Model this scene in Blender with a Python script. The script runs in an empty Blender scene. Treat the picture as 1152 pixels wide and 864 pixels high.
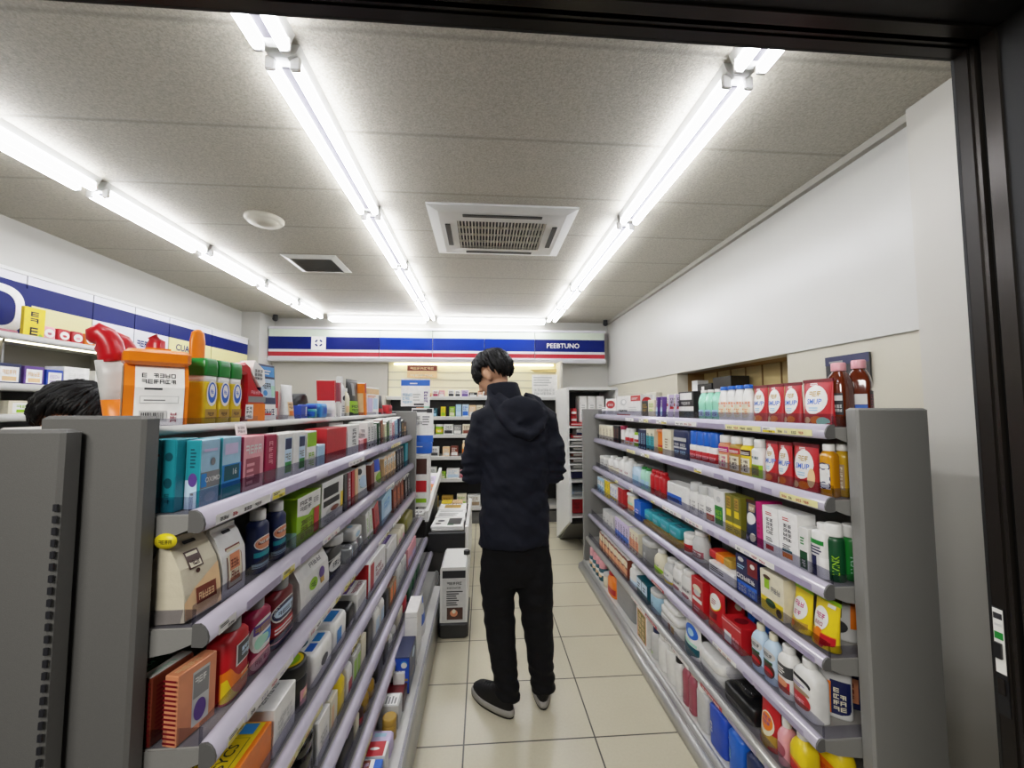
import bpy, bmesh, math, random
from math import sin, cos, pi, radians as rad
from mathutils import Vector, Matrix, noise
SC = bpy.context.scene
COL = SC.collection
# ------------------------------------------------------------------ camera
F, YAW, PIT, HC = 455.0, rad(4.15), rad(3.5), 1.45
cam = bpy.data.cameras.new('camera'); cam_o = bpy.data.objects.new('camera', cam); COL.objects.link(cam_o)
cam_o.location = (0, 0, HC); cam_o.rotation_euler = (pi/2 + PIT, 0, -YAW)
cam.sensor_fit = 'HORIZONTAL'; cam.sensor_width = 36.0; cam.lens = 36.0*F/1152; cam.clip_start = .02
SC.camera = cam_o
def Yat(px, x, z=HC):
    """depth along a shelf (plane x, height z) measured on the photograph's column px"""
    a = (px-576)/F; s, c, sp, cp = sin(YAW), cos(YAW), sin(PIT), cos(PIT)
    return (x*c - a*(x*s*cp + (z-HC)*sp))/(s + a*c*cp)
# ------------------------------------------------------------------ materials
HEX = dict(W='e6e5e1', CR='e2dac0', KR='b9966a', R='b8141c', DR='6e0d18', CM='9c1040', O='e8760e', Y='e8c814', LG='8cba14',
  G='1a7d2c', DG='0a4522', T='178896', DT='0c4f5c', LB='9ec6de', B='1646b4', BB='1560c8', NB='0e1646', BK='0c0c0e', GR='858585', LGR='c4c4c2',
  BR='3e1c10', RB='7a3420', AM='b8700c', PK='e6a0a8', MG='b81868', PU='5a3c88', GO='b08a30', SA='d98a62', MI='a8dcc4', TQ='2f9aa8',
  BG='9a8468', DGR='3a3a3c', LP='cdbfe0', RO='9c4a58', PE='e8c090', SK='c0d8ec', OL='6e6a1c', LBK='1c1c20', VW='f2f1ee', DB='12224e', CY='2a86d0')
def lin(h):
    r = [int(h[i:i+2], 16)/255 for i in (0, 2, 4)]
    return [x/12.92 if x <= .04045 else ((x+.055)/1.055)**2.4 for x in r] + [1]
MATS = {}
def new_mat(name):
    m = bpy.data.materials.new(name); m.use_nodes = True
    nt = m.node_tree; return m, nt, nt.nodes['Principled BSDF']
def mat(key):
    """plain packaging surface: colour with a faint mottling"""
    if key in MATS: return MATS[key]
    base, _, r = key.partition('_')
    rough = {'': .38, 'g': .16, 'm': .75, 's': .28}[r]
    m, nt, b = new_mat('surface_' + key)
    n = nt.nodes.new('ShaderNodeTexNoise'); n.inputs['Scale'].default_value = 38; n.inputs['Detail'].default_value = 1
    mx = nt.nodes.new('ShaderNodeMix'); mx.data_type = 'RGBA'
    c = lin(HEX[base])
    mx.inputs[6].default_value = [x*.86 for x in c[:3]] + [1]; mx.inputs[7].default_value = [min(1, x*1.1) for x in c[:3]] + [1]
    tc = nt.nodes.new('ShaderNodeTexCoord')
    nt.links.new(tc.outputs['Object'], n.inputs['Vector'])
    nt.links.new(n.outputs['Fac'], mx.inputs[0]); nt.links.new(mx.outputs[2], b.inputs['Base Color'])
    b.inputs['Roughness'].default_value = rough
    MATS[key] = m; return m
def special(key, hexc, rough=.5, metal=0, noise_scale=60, amt=.1, bump=0, bscale=200, spec=.5):
    m, nt, b = new_mat(key)
    tc = nt.nodes.new('ShaderNodeTexCoord')
    n = nt.nodes.new('ShaderNodeTexNoise'); n.inputs['Scale'].default_value = noise_scale; n.inputs['Detail'].default_value = 3
    nt.links.new(tc.outputs['Object'], n.inputs['Vector'])
    mx = nt.nodes.new('ShaderNodeMix'); mx.data_type = 'RGBA'; c = lin(hexc)
    mx.inputs[6].default_value = [x*(1-amt) for x in c[:3]] + [1]; mx.inputs[7].default_value = [min(1, x*(1+amt)) for x in c[:3]] + [1]
    nt.links.new(n.outputs['Fac'], mx.inputs[0]); nt.links.new(mx.outputs[2], b.inputs['Base Color'])
    b.inputs['Roughness'].default_value = rough; b.inputs['Metallic'].default_value = metal
    b.inputs['Specular IOR Level'].default_value = spec
    if bump:
        n2 = nt.nodes.new('ShaderNodeTexNoise'); n2.inputs['Scale'].default_value = bscale; n2.inputs['Detail'].default_value = 4
        nt.links.new(tc.outputs['Object'], n2.inputs['Vector'])
        bp = nt.nodes.new('ShaderNodeBump'); bp.inputs['Strength'].default_value = bump; bp.inputs['Distance'].default_value = .004
        nt.links.new(n2.outputs['Fac'], bp.inputs['Height']); nt.links.new(bp.outputs['Normal'], b.inputs['Normal'])
    MATS[key] = m; return m
def clear_mat(key, tint, gloss=.1, rough=.08):
    """thin clear plastic"""
    m = bpy.data.materials.new(key); m.use_nodes = True; nt = m.node_tree; nt.nodes.clear()
    out = nt.nodes.new('ShaderNodeOutputMaterial'); mx = nt.nodes.new('ShaderNodeMixShader')
    tr = nt.nodes.new('ShaderNodeBsdfTransparent'); gl = nt.nodes.new('ShaderNodeBsdfGlossy'); fr = nt.nodes.new('ShaderNodeLayerWeight')
    tr.inputs['Color'].default_value = lin(tint); gl.inputs['Roughness'].default_value = rough
    ad = nt.nodes.new('ShaderNodeMath'); ad.operation = 'MULTIPLY_ADD'; ad.inputs[1].default_value = .22; ad.inputs[2].default_value = gloss*.5; ad.use_clamp = True
    fr.inputs['Blend'].default_value = .12
    nt.links.new(fr.outputs['Facing'], ad.inputs[0]); nt.links.new(ad.outputs[0], mx.inputs[0])
    nt.links.new(tr.outputs[0], mx.inputs[1]); nt.links.new(gl.outputs[0], mx.inputs[2]); nt.links.new(mx.outputs[0], out.inputs[0])
    MATS[key] = m; return m
def emit_mat(key, hexc, strength):
    m, nt, b = new_mat(key)
    b.inputs['Base Color'].default_value = lin(hexc); b.inputs['Emission Color'].default_value = lin(hexc)
    b.inputs['Emission Strength'].default_value = strength
    MATS[key] = m; return m
special('steel_grey', '82817d', .55, 0, 300, .06, .12, 600)
special('steel_dimmed', '5d5c59', .6, 0, 300, .07, .12, 600)  # darker copy of steel_grey, shade put into the left panels' colour
special('steel_dark', '5a5957', .6, 0, 200, .06)
special('shelf_white', 'c9c8c4', .4, 0, 40, .04)
special('shelf_grey', '96948f', .45, 0, 40, .05)
special('rail_lilac', 'b9b4c4', .16, 0, 9, .16)
special('rail_base', 'b0afac', .28, .35, 6, .15)
special('tag_white', 'e8e6e2', .4, 0, 30, .04); special('tag_lilac', '9a92ac', .3, 0, 25, .12)
special('tag_yellow', 'e2cc1e', .4, 0, 30, .05); special('tag_red', 'a81c30', .4, 0, 30, .1); special('ink', '17171c', .6, 0, 30, .05)
special('tag_cream', 'e0d89a', .4, 0, 30, .05)
special('wall_white', 'c2c0b9', .33, 0, 3, .03, .03, 30)
special('cornice', 'a5a196', .6, 0, 4, .03)
special('wall_cream', 'c2bcaa', .4, 0, 3, .03)
special('wall_plain', 'bfbbb1', .5, 0, 4, .03)
special('bronze', '201c18', .3, .5, 20, .15)
special('bronze_dark', '0a0908', .5, .2, 20, .15)
special('bronze_face', '2c2824', .22, .6, 6, .3)
special('soffit_dark', '1c1b1b', .8, 0, 60, .1)
special('plastic_white', 'd8d8d4', .35, 0, 30, .03)
special('plastic_cream', 'cfcabb', .45, 0, 30, .04)
special('black_plastic', '0d0d0f', .4, 0, 40, .1)
special('panel_blue', '0a3090', .4, 0, 2, .12, spec=.2); special('panel_navy', '0a1c66', .38, 0, 1.5, .25, spec=.15)
special('panel_red', 'b01424', .3, 0, 3, .08); special('panel_mint', 'cfd8c8', .3, 0, 3, .04)
special('panel_white', 'dad9de', .3, 0, 3, .03); special('panel_cream', 'ddd49a', .4, 0, 3, .05)
special('paper', 'd9d8d2', .7, 0, 30, .04); special('kraft', 'b08c5a', .75, 0, 25, .12, .15, 120)
special('bag_cream', 'cdc4ac', .7, 0, 18, .1, .25, 60)
special('wood_pale', 'ccb478', .55, 0, 7, .2); special('cardboard', '8a6a3c', .75, 0, 12, .12)
special('skin', 'b98a6c', .5, 0, 20, .06); special('hair', '060505', .5, 0, 120, .5, .3, 260, .25)
special('jacket', '060a18', .78, 0, 90, .3, .35, 500, .25); special('trousers', '07070a', .85, 0, 90, .3, .3, 400, .2)
special('shoe_black', '0b0909', .8, 0, 60, .3, .3, 300, .3); special('sole_grey', '8e8b86', .6, 0, 40, .1)
special('counter_dark', '2c2a28', .5, 0, 20, .1)
special('foil', 'b8bcc0', .22, .6, 30, .3, .5, 40)
special('glow_cream', 'e8e0c0', .5, 0, 4, .04)
clear_mat('clear_guard', 'e4e4ea', .05); clear_mat('clear_film', 'f4f4f8', .10)
clear_mat('glass_green', 'a8e0c4', .12); clear_mat('glass_clear', 'eef2f2', .1)
def liquid(key, hexc, dark):
    m, nt, b = new_mat(key)
    b.inputs['Base Color'].default_value = lin(hexc); b.inputs['Roughness'].default_value = .1
    b.inputs['Coat Weight'].default_value = .6
    lw = nt.nodes.new('ShaderNodeLayerWeight'); lw.inputs['Blend'].default_value = .4
    mx = nt.nodes.new('ShaderNodeMix'); mx.data_type = 'RGBA'; mx.inputs[6].default_value = lin(hexc); mx.inputs[7].default_value = lin(dark)
    nt.links.new(lw.outputs['Facing'], mx.inputs[0]); nt.links.new(mx.outputs[2], b.inputs['Base Color']); MATS[key] = m
liquid('sauce', '62240a', '2a0c02'); liquid('amber', 'd08c0c', '8a5206'); liquid('mint_bottle', '9cdcc0', '58a888'); liquid('amber_gold', 'c89c20', '6e4a0a')
emit_mat('tube', 'f6f8ff', 14.0)
special('reflector_grey', '5c5a60', .5, 0, 30, .05)  # darkened housing colour, so the gap between the tubes doesn't wash out
emit_mat('shelf_light', 'fff2c8', 5.0)
# ------------------------------------------------------------------ mesh builder
class MB:
    def __init__(s): s.v, s.f, s.m, s.s = [], [], [], []
    def poly(s, pts, mt, smooth=False):
        k = len(s.v); s.v += [tuple(p) for p in pts]; s.f.append(tuple(range(k, k+len(pts)))); s.m.append(mt); s.s.append(smooth)
    def loft(s, rings, mt, cap0=True, cap1=True, smooth=True, closed=True):
        k = len(s.v); n = len(rings[0])
        for r in rings: s.v += [tuple(p) for p in r]
        for i in range(len(rings)-1):
            for j in range(n if closed else n-1):
                a = k+i*n+j; b = k+i*n+(j+1) % n
                s.f.append((a, b, b+n, a+n)); s.m.append(mt); s.s.append(smooth)
        if cap0: s.f.append(tuple(k+j for j in reversed(range(n)))); s.m.append(mt); s.s.append(False)
        if cap1: s.f.append(tuple(k+(len(rings)-1)*n+j for j in range(n))); s.m.append(mt); s.s.append(False)
        return s
    def box(s, x0, x1, y0, y1, z0, z1, mt):
        r = lambda z: [(x0, y0, z), (x1, y0, z), (x1, y1, z), (x0, y1, z)]
        return s.loft([r(z0), r(z1)], mt, smooth=False)
    def cbox(s, x0, x1, y0, y1, z0, z1, mt, b=.002):
        def r(z, i):
            X0, X1, Y0, Y1 = x0+i, x1-i, y0+i, y1-i
            return [(X0+b, Y0, z), (X1-b, Y0, z), (X1, Y0+b, z), (X1, Y1-b, z), (X1-b, Y1, z), (X0+b, Y1, z), (X0, Y1-b, z), (X0, Y0+b, z)]
        return s.loft([r(z0, b), r(z0+b, 0), r(z1-b, 0), r(z1, b)], mt, smooth=False)
    def lathe(s, prof, mt, c=(0, 0, 0), n=20, smooth=True, cap0=True, cap1=True):
        return s.loft([[(c[0]+r*cos(2*pi*j/n), c[1]+r*sin(2*pi*j/n), c[2]+z) for j in range(n)] for r, z in prof], mt, cap0, cap1, smooth)
    def tube(s, pts, rad_, mt, n=10, side=None, smooth=True):
        P = [Vector(p) for p in pts]; rings = []; up = Vector((0, 0, 1))
        if not hasattr(rad_, '__len__'): rad_ = [rad_]*len(P)
        for i, p in enumerate(P):
            t = (P[min(i+1, len(P)-1)]-P[max(i-1, 0)]).normalized()
            u = Vector(side) if side else (up if abs(t.z) < .95 else Vector((0, 1, 0))).cross(t).normalized(); w = t.cross(u).normalized()
            ru, rw = (rad_[i] if hasattr(rad_[i], '__len__') else (rad_[i], rad_[i]))
            rings.append([p+u*ru*cos(2*pi*j/n)+w*rw*sin(2*pi*j/n) for j in range(n)])
        return s.loft(rings, mt, True, True, smooth)
    def ell(s, c, r, mt, n=16, m=10, M=None):
        rings = []
        for i in range(m+1):
            a = -pi/2+pi*i/m; q = max(.02, cos(a))
            ring = []
            for j in range(n):
                p = Vector((r[0]*q*cos(2*pi*j/n), r[1]*q*sin(2*pi*j/n), r[2]*sin(a)))
                if M: p = M @ p
                ring.append(Vector(c)+p)
            rings.append(ring)
        return s.loft(rings, mt)
    def build(s, name, parent=None, loc=None, rotz=None):
        me = bpy.data.meshes.new(name); me.from_pydata(s.v, [], s.f); ks = []
        for k in s.m:
            if k not in ks: ks.append(k)
        for k in ks: me.materials.append(MATS[k] if k in MATS else mat(k))
        ix = {k: i for i, k in enumerate(ks)}
        me.polygons.foreach_set('material_index', [ix[k] for k in s.m]); me.polygons.foreach_set('use_smooth', s.s)
        me.update()
        o = bpy.data.objects.new(name, me); COL.objects.link(o)
        if parent: o.parent = parent
        if loc is not None: o.location = loc
        if rotz is not None: o.rotation_euler.z = rotz
        return o
THINGS = []
def tag(o, label, cat, group=None, kind=None):
    o['label'] = label; o['category'] = cat
    if group: o['group'] = group
    if kind: o['kind'] = kind
    THINGS.append(o); return o
def empty(name, loc=(0, 0, 0), rotz=0):
    o = bpy.data.objects.new(name, None); o.empty_display_size = .05; COL.objects.link(o); o.location = loc; o.rotation_euler.z = rotz; return o
def struct(mb, name):
    o = mb.build(name); o['kind'] = 'structure'; return o
def dup(o, parent=None):
    c = o.copy(); COL.objects.link(c)
    if parent: c.parent = parent
    for ch in list(o.children): dup(ch, c)
    return c
def remesh(o, voxel, smooth=6, wrinkle=None):
    """fuse the overlapping pieces of one body into one continuous skin"""
    md = o.modifiers.new('r', 'REMESH'); md.mode = 'VOXEL'; md.voxel_size = voxel
    sm = o.modifiers.new('s', 'SMOOTH'); sm.iterations = smooth; sm.factor = .5
    dg = bpy.context.evaluated_depsgraph_get(); dg.update()
    me = bpy.data.meshes.new_from_object(o.evaluated_get(dg))
    o.modifiers.clear(); mts = [m for m in o.data.materials]; old = o.data; o.data = me; bpy.data.meshes.remove(old)
    if not me.materials:
        for m in mts: me.materials.append(m)
    if wrinkle:
        nr = [v.normal.copy() for v in me.vertices]
        for v, nn in zip(me.vertices, nr): v.co += nn*wrinkle(v.co)
    me.polygons.foreach_set('use_smooth', [True]*len(me.polygons)); me.update()
# ------------------------------------------------------------------ printed matter
_txt = {}
def text_polys(st, bold=.012):
    """letter outlines as flat polygons, height 1, centred"""
    if st in _txt: return _txt[st]
    cu = bpy.data.curves.new('t', 'FONT'); cu.body = st; cu.align_x = 'CENTER'; cu.align_y = 'CENTER'; cu.resolution_u = 2; cu.offset = bold
    o = bpy.data.objects.new('t', cu); COL.objects.link(o)
    dg = bpy.context.evaluated_depsgraph_get(); dg.update(); me = o.evaluated_get(dg).to_mesh()
    xs = [v.co.x for v in me.vertices]; ys = [v.co.y for v in me.vertices]
    cx, cy, hh = (max(xs)+min(xs))/2, (max(ys)+min(ys))/2, max(ys)-min(ys)
    r = ([((v.co.x-cx)/hh, (v.co.y-cy)/hh) for v in me.vertices], [tuple(p.vertices) for p in me.polygons], (max(xs)-min(xs))/hh)
    o.evaluated_get(dg).to_mesh_clear(); COL.objects.unlink(o); bpy.data.objects.remove(o); bpy.data.curves.remove(cu)
    _txt[st] = r; return r
class Surf:
    """maps (u,v) in 0..1 onto the face of a package; W,H its size; n how finely to cut curved faces"""
    def __init__(s, fn, W, H, n=1): s.fn, s.W, s.H, s.n = fn, W, H, n
def glyph_rects(u0, v0, u1, v1, rows, cols, rnd, fill=.82):
    out = []; ch = (v1-v0)/rows; cw = (u1-u0)/cols
    for i in range(rows):
        for j in range(cols):
            if rnd.random() < .06: continue
            a, b = u0+j*cw, v0+i*ch; w, h = cw*fill, ch*.72; t = .2
            kind = rnd.random()
            for y in rnd.sample([0, .4, .8], 2 if kind < .6 else 3): out.append((a, b+h*y, a+w, b+h*min(1, y+t)))
            for x in rnd.sample([0, .4, .8], 1 if kind > .5 else 2): out.append((a+w*x, b, a+w*min(1, x+t), b+h))
    return out
def print_on(mb, surf, elems, off=.0006, step=.00025):
    k = 0
    def rect(u0, v0, u1, v1, mt, o):
        n = max(1, int(math.ceil(abs(u1-u0)*surf.n))); nv = max(1, int(math.ceil(abs(v1-v0)*surf.n*.6))) if surf.n > 1 else 1
        for b in range(nv):
            for i in range(n):
                a, c = u0+(u1-u0)*i/n, u0+(u1-u0)*(i+1)/n; p, q = v0+(v1-v0)*b/nv, v0+(v1-v0)*(b+1)/nv
                mb.poly([surf.fn(a, p, o), surf.fn(c, p, o), surf.fn(c, q, o), surf.fn(a, q, o)], mt, surf.n > 1)
    for e in elems:
        o = off+step*k; k += 1; t = e[0]
        if t == 'r': rect(e[1], e[2], e[3], e[4], e[5], o)
        elif t == 'e':
            uc, vc, ru, rv, mt = e[1:6]; N = 20
            for lo, hi in (((0, .25), (.25, .5), (.5, .75), (.75, 1)) if surf.n > 1 else ((0, 1),)):
                for i in range(N):
                    a, b = 2*pi*i/N, 2*pi*(i+1)/N
                    f = lambda an, q: surf.fn(uc+ru*q*cos(an), vc+rv*q*sin(an), o)
                    mb.poly([f(a, lo), f(a, hi), f(b, hi), f(b, lo)] if lo else [f(a, 0), f(a, hi), f(b, hi)], mt, surf.n > 1)
        elif t == 'p':
            if surf.n <= 1: mb.poly([surf.fn(u, v, o) for u, v in e[1]], e[2]); continue
            P = e[1]; ua, ub = min(q[0] for q in P), max(q[0] for q in P); N = 14; cuts = []
            for i in range(N+1):        # cut the shape into narrow upright strips that follow the curve
                u = min(max(ua+(ub-ua)*i/N, ua+1e-4), ub-1e-4); vs = []
                for a, b in zip(P, P[1:]+P[:1]):
                    if (a[0]-u)*(b[0]-u) < 0: vs.append(a[1]+(b[1]-a[1])*(u-a[0])/(b[0]-a[0]))
                cuts.append((u, min(vs), max(vs)) if vs else None)
            for c0, c1 in zip(cuts, cuts[1:]):
                if c0 and c1:
                    for j in range(6):
                        f0, f1 = j/6, (j+1)/6
                        mb.poly([surf.fn(c0[0], c0[1]+(c0[2]-c0[1])*f0, o), surf.fn(c1[0], c1[1]+(c1[2]-c1[1])*f0, o), surf.fn(c1[0], c1[1]+(c1[2]-c1[1])*f1, o), surf.fn(c0[0], c0[1]+(c0[2]-c0[1])*f1, o)], e[2], True)
        elif t == 'g':
            rnd = random.Random(e[8] if len(e) > 8 else 1)
            for (a, b, c, d) in glyph_rects(e[1], e[2], e[3], e[4], e[5], e[6], rnd): rect(a, b, c, d, e[7], o)
        elif t == 'l':      # lines of fine print
            rnd = random.Random(e[7] if len(e) > 7 else 2); rows = e[5]
            for i in range(rows):
                b = e[2]+(e[4]-e[2])*i/rows; rect(e[1], b, e[1]+(e[3]-e[1])*rnd.uniform(.55, 1), b+(e[4]-e[2])/rows*.5, e[6], o)
        elif t == 'b':      # bar code
            rnd = random.Random(5); u = e[1]
            while u < e[3]:
                w = (e[3]-e[1])*rnd.choice([.02, .03, .05]); rect(u, e[2], min(u+w, e[3]), e[4], e[5], o); u += w+(e[3]-e[1])*rnd.choice([.02, .035])
        elif t == 't':      # word, centred; e=(t,string,u,v,height,mat[,rot90])
            vs, fs, asp = text_polys(e[1]); h = e[4]; rot = len(e) > 6 and e[6]
            pos = []
            for x, y in vs:
                if rot: x, y = -y, x
                pos.append(surf.fn(e[2]+x*h*surf.H/surf.W, e[3]+y*h, o))
            kk = len(mb.v); mb.v += [tuple(p) for p in pos]
            for f in fs: mb.f.append(tuple(kk+i for i in f)); mb.m.append(e[5]); mb.s.append(False)
    return mb
# ------------------------------------------------------------------ package makers: front faces local -Y, base at z = 0
def sring(w, d, z, e=2.0, n=24, cx=0, cy=0):
    out = []
    for j in range(n):
        t = 2*pi*(j+.5)/n; c, s_ = cos(t), sin(t)
        out.append((cx+w/2*math.copysign(abs(c)**(2/e), c), cy+d/2*math.copysign(abs(s_)**(2/e), s_), z))
    return out
def finish(body, name, parts, surfs):
    o = body.build(name)
    for nm, mb in parts:
        if mb.f: mb.build(nm, o)
    if surfs:
        for sf, el in surfs:
            if el: print_on(MB(), sf, el).build('label', o)
    return o
def faces(w, d, h):
    P = lambda fn, W, H: Surf(fn, W, H)
    return dict(F=P(lambda u, v, o: (-w/2+u*w, -d/2-o, v*h), w, h), R=P(lambda u, v, o: (w/2+o, -d/2+u*d, v*h), d, h),
                L=P(lambda u, v, o: (-w/2-o, d/2-u*d, v*h), d, h), T=P(lambda u, v, o: (-w/2+u*w, -d/2+v*d, h+o), w, d))
def carton(w, d, h, col, F=(), R=(), L=(), T=(), name='carton', b=.0015, parts=()):
    mb = MB().cbox(-w/2, w/2, -d/2, d/2, 0, h, col, b); fs = faces(w, d, h)
    return finish(mb, name, parts, [(fs['F'], F), (fs['R'], R), (fs['L'], L), (fs['T'], T)])
def bottle(w, d, h, col, cap=(.4, .18, 'W'), e=3.0, sh=.22, F=(), name='bottle', capname='cap', n=24, waist=0, arc=.92, neck=None, capflat=1.0, lab=(.08, .74)):
    """cap = (radius as a share of width, height share, colour)"""
    cr, chh, cc = cap; hc = h*chh; hb = h-hc; rn = cr*w/2; nk = rn*.88*2
    prof = [(0, .9), (.012, .985), (.04, 1)]
    zs = 1-sh; prof += [(zs*.5, 1-waist), (zs, 1)]
    rings = [sring(w*s_, d*s_, z*hb, e, n) for z, s_ in prof]
    for t in (.35, .7, .92, 1.0):
        q = t*t*(3-2*t) if t < 1 else 1
        q = 1-(1-t)**1.6 if False else t**1.5
        rings.append(sring(w+(nk-w)*q, d+(nk-d)*q if d > nk else d+(nk-d)*q, (zs+(1-zs)*(.12+.88*t)*.96)*hb, e+(2-e)*t, n))
    rings.append(sring(nk, nk*capflat, hb*1.004, 2, n))
    mb = MB().loft(rings, col)
    cp = MB()
    cp.loft([sring(2*rn*s_, 2*rn*s_*capflat, hb+z*hc, 2.2, 20) for z, s_ in ((-.02, 1), (.06, 1.02), (.86, 1.0), (.97, .94), (1, .82))], cc)
    z0, z1 = lab[0]*hb, lab[1]*hb
    def fn(u, v, o):
        t = -pi/2+(u-.5)*pi*arc; c, s_ = cos(t), sin(t); vz = (z0+v*(z1-z0))/hb
        k = 1-waist*max(0, 1-abs(vz-zs*.5)/(zs*.5)) if waist else 1
        o += .0004; return (k*(w/2+o)*math.copysign(abs(c)**(2/e), c), k*(d/2+o)*math.copysign(abs(s_)**(2/e), s_), z0+v*(z1-z0))
    return finish(mb, name, [(capname, cp)], [(Surf(fn, w*1.2, z1-z0, 14), F)])
def pumpbottle(w, d, h, col, F=(), cc='W', e=2.6, name='pump_bottle', capcol=None):
    o = bottle(w, d, h*.8, col, cap=(.42, .1, capcol or cc), e=e, sh=.16, F=F, name=name, capname='collar')
    p = MB(); z = h*.8; p.lathe([(w*.06, z-.002), (w*.06, h*.93)], cc, n=10); p.tube([(0, w*.12, h*.95), (0, -w*.1, h*.955), (0, -w*.55, h*.93)], [(w*.14, h*.035), (w*.13, h*.03), (w*.06, h*.018)], cc, 10)
    p.build('pump', o); return o
def sprayhead(w, d, h, col, F=(), cc='W', name='aerosol_can'):
    return bottle(w, d, h, col, cap=(.86, .22, cc), e=2, sh=.1, F=F, name=name)
def pouch(w, t, h, col, F=(), name='refill_pouch', spout=None, seal=None, lean=0):
    e = 1.75
    T = lambda v: t/2*max(.06, 1-max(0, v-.05)**1.5*1.02) if v < .93 else .0016
    rings = [sring(w*(.95 if v == 0 else 1-.03*sin(v*pi)), 2*T(v)+.001, v*h, e+.6*(v < .1), 24) for v in (0, .03, .12, .3, .5, .7, .85, .93, 1)]
    mb = MB().loft(rings, col)
    def fn(u, v, o): return ((u-.5)*w*.96, -(T(v)*max(0, 1-abs(2*u-1)**e)**(1/e))-o-.0012, v*h)
    parts = []
    if seal:
        s_ = MB(); s_.box(-w/2, w/2, -.0026, .0026, h*.93, h*1.002, seal); parts.append(('seal', s_))
    if spout:
        s_ = MB(); s_.lathe([(.008, h*.96), (.008, h*1.02), (.014, h*1.02), (.014, h*1.11), (.011, h*1.115)], spout, n=14); parts.append(('cap', s_))
    return finish(mb, name, parts, [(Surf(fn, w, h, 12), F)])
def jar(r, h, col, lid, F=(), lidh=.2, name='jar', lr=1.0, e=2, top=(), d=None):
    d = d or 2*r; hb = h*(1-lidh)
    mb = MB().loft([sring(2*r*s_, d*s_, z*hb, e, 24) for z, s_ in ((0, .9), (.03, 1), (.86, 1), (.96, .94), (1, .86))], col)
    l = MB().loft([sring(2*r*lr*s_, d*lr*s_, hb+z*h*lidh, e, 24) for z, s_ in ((-.02, .98), (.05, 1), (.85, 1), (.97, .95), (1, .88))], lid)
    fn = lambda u, v, o: ((r+o)*cos(-pi/2+(u-.5)*pi), (d/2+o)*sin(-pi/2+(u-.5)*pi), hb*(.1+.74*v))
    sf = [(Surf(fn, pi*r, hb*.74, 12), F)]
    if top: sf.append((Surf(lambda u, v, o: ((u-.5)*2*r*.9, (v-.5)*d*.9, h+o), 2*r, d), top))
    return finish(mb, name, [('lid', l)], sf)
def pack(w, d, h, col, F=(), T=(), R=(), L=(), name='wrapped_pack', e=7, rnd=.1):
    mb = MB().loft([sring(w*s_, d*s_, z*h, e, 32) for z, s_ in ((0, 1-rnd), (.03, 1-rnd*.4), (.12, 1), (.86, 1), (.96, 1-rnd*.5), (1, 1-rnd*1.2))], col)
    fs = faces(w, d, h)
    fs['F'].fn = lambda u, v, o: ((u-.5)*w*.86, -d/2-o-.0004, (.12+.74*v)*h)
    fs['T'].fn = lambda u, v, o: ((u-.5)*w*(1-rnd*2), (v-.5)*d*(1-rnd*2), h+o)
    return finish(mb, name, [], [(fs['F'], F), (fs['T'], T), (fs['R'], R), (fs['L'], L)])
def paperbag(w, d, h, col, F=(), name='paper_bag', R=(), slot=True):
    r = lambda k, z, j=0: [(-w/2+j, -d/2*k, z), (w/2-j, -d/2*k, z), (w/2-j*.6, 0, z+(.0 if k > .3 else 0)), (w/2-j, d/2*k, z), (-w/2+j, d/2*k, z), (-w/2+j*.6, 0, z)]
    mb = MB().loft([r(1, 0), r(1.03, h*.3, .0015), r(.9, h*.62), r(.42, h*.86, .001), r(.12, h*.94), r(.1, h)], col, smooth=False)
    kf = lambda v: 1.03 if v < .3 else (1.03-.13*(v-.3)/.32 if v < .62 else (.9-.48*(v-.62)/.24 if v < .86 else .42-.3*min(1, (v-.86)/.08)))
    fn = lambda u, v, o: ((u-.5)*w, -d/2*kf(v)-o-.0008, v*h)
    F = list(F)
    if slot: F += [('r', .36, .885, .64, .925, 'ink'), ('e', .36, .905, .03, .02, 'ink'), ('e', .64, .905, .03, .02, 'ink')]
    return finish(mb, name, [], [(Surf(fn, w, h, 8), F)])
def book(w, d, h, col, F=(), name='paperback_book', L=(), R=(), pages=True):
    mb = MB().cbox(-w/2, w/2, -d/2, d/2, 0, h, col, .001); parts = []
    if pages:
        p = MB().box(-w/2+.002, w/2-.002, -d/2+.003, d/2+.0008, .003, h+.0008, 'paper'); parts.append(('page_block', p))
    fs = faces(w, d, h)
    return finish(mb, name, parts, [(fs['F'], F), (fs['L'], L), (fs['R'], R)])
def slabshape(outline, t, mt, ch=.004):
    """outline in x,z extruded in y with softened edges"""
    cx = sum(p[0] for p in outline)/len(outline); cz = sum(p[1] for p in outline)/len(outline); n = len(outline); mb = MB()
    def ring(y, k):
        out = []
        for i in range(n):
            a, b, c = Vector(outline[i-1]), Vector(outline[i]), Vector(outline[(i+1) % n])
            t1, t2 = (b-a).normalized(), (c-b).normalized(); nn = Vector((-(t1.y+t2.y), t1.x+t2.x)); nn = nn.normalized() if nn.length > 1e-6 else nn
            q = b+nn*k; out.append((q.x, y, q.y))
        return out
    return mb.loft([ring(-t/2, ch), ring(-t/2+ch, 0), ring(t/2-ch, 0), ring(t/2, ch)], mt, smooth=False)
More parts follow.
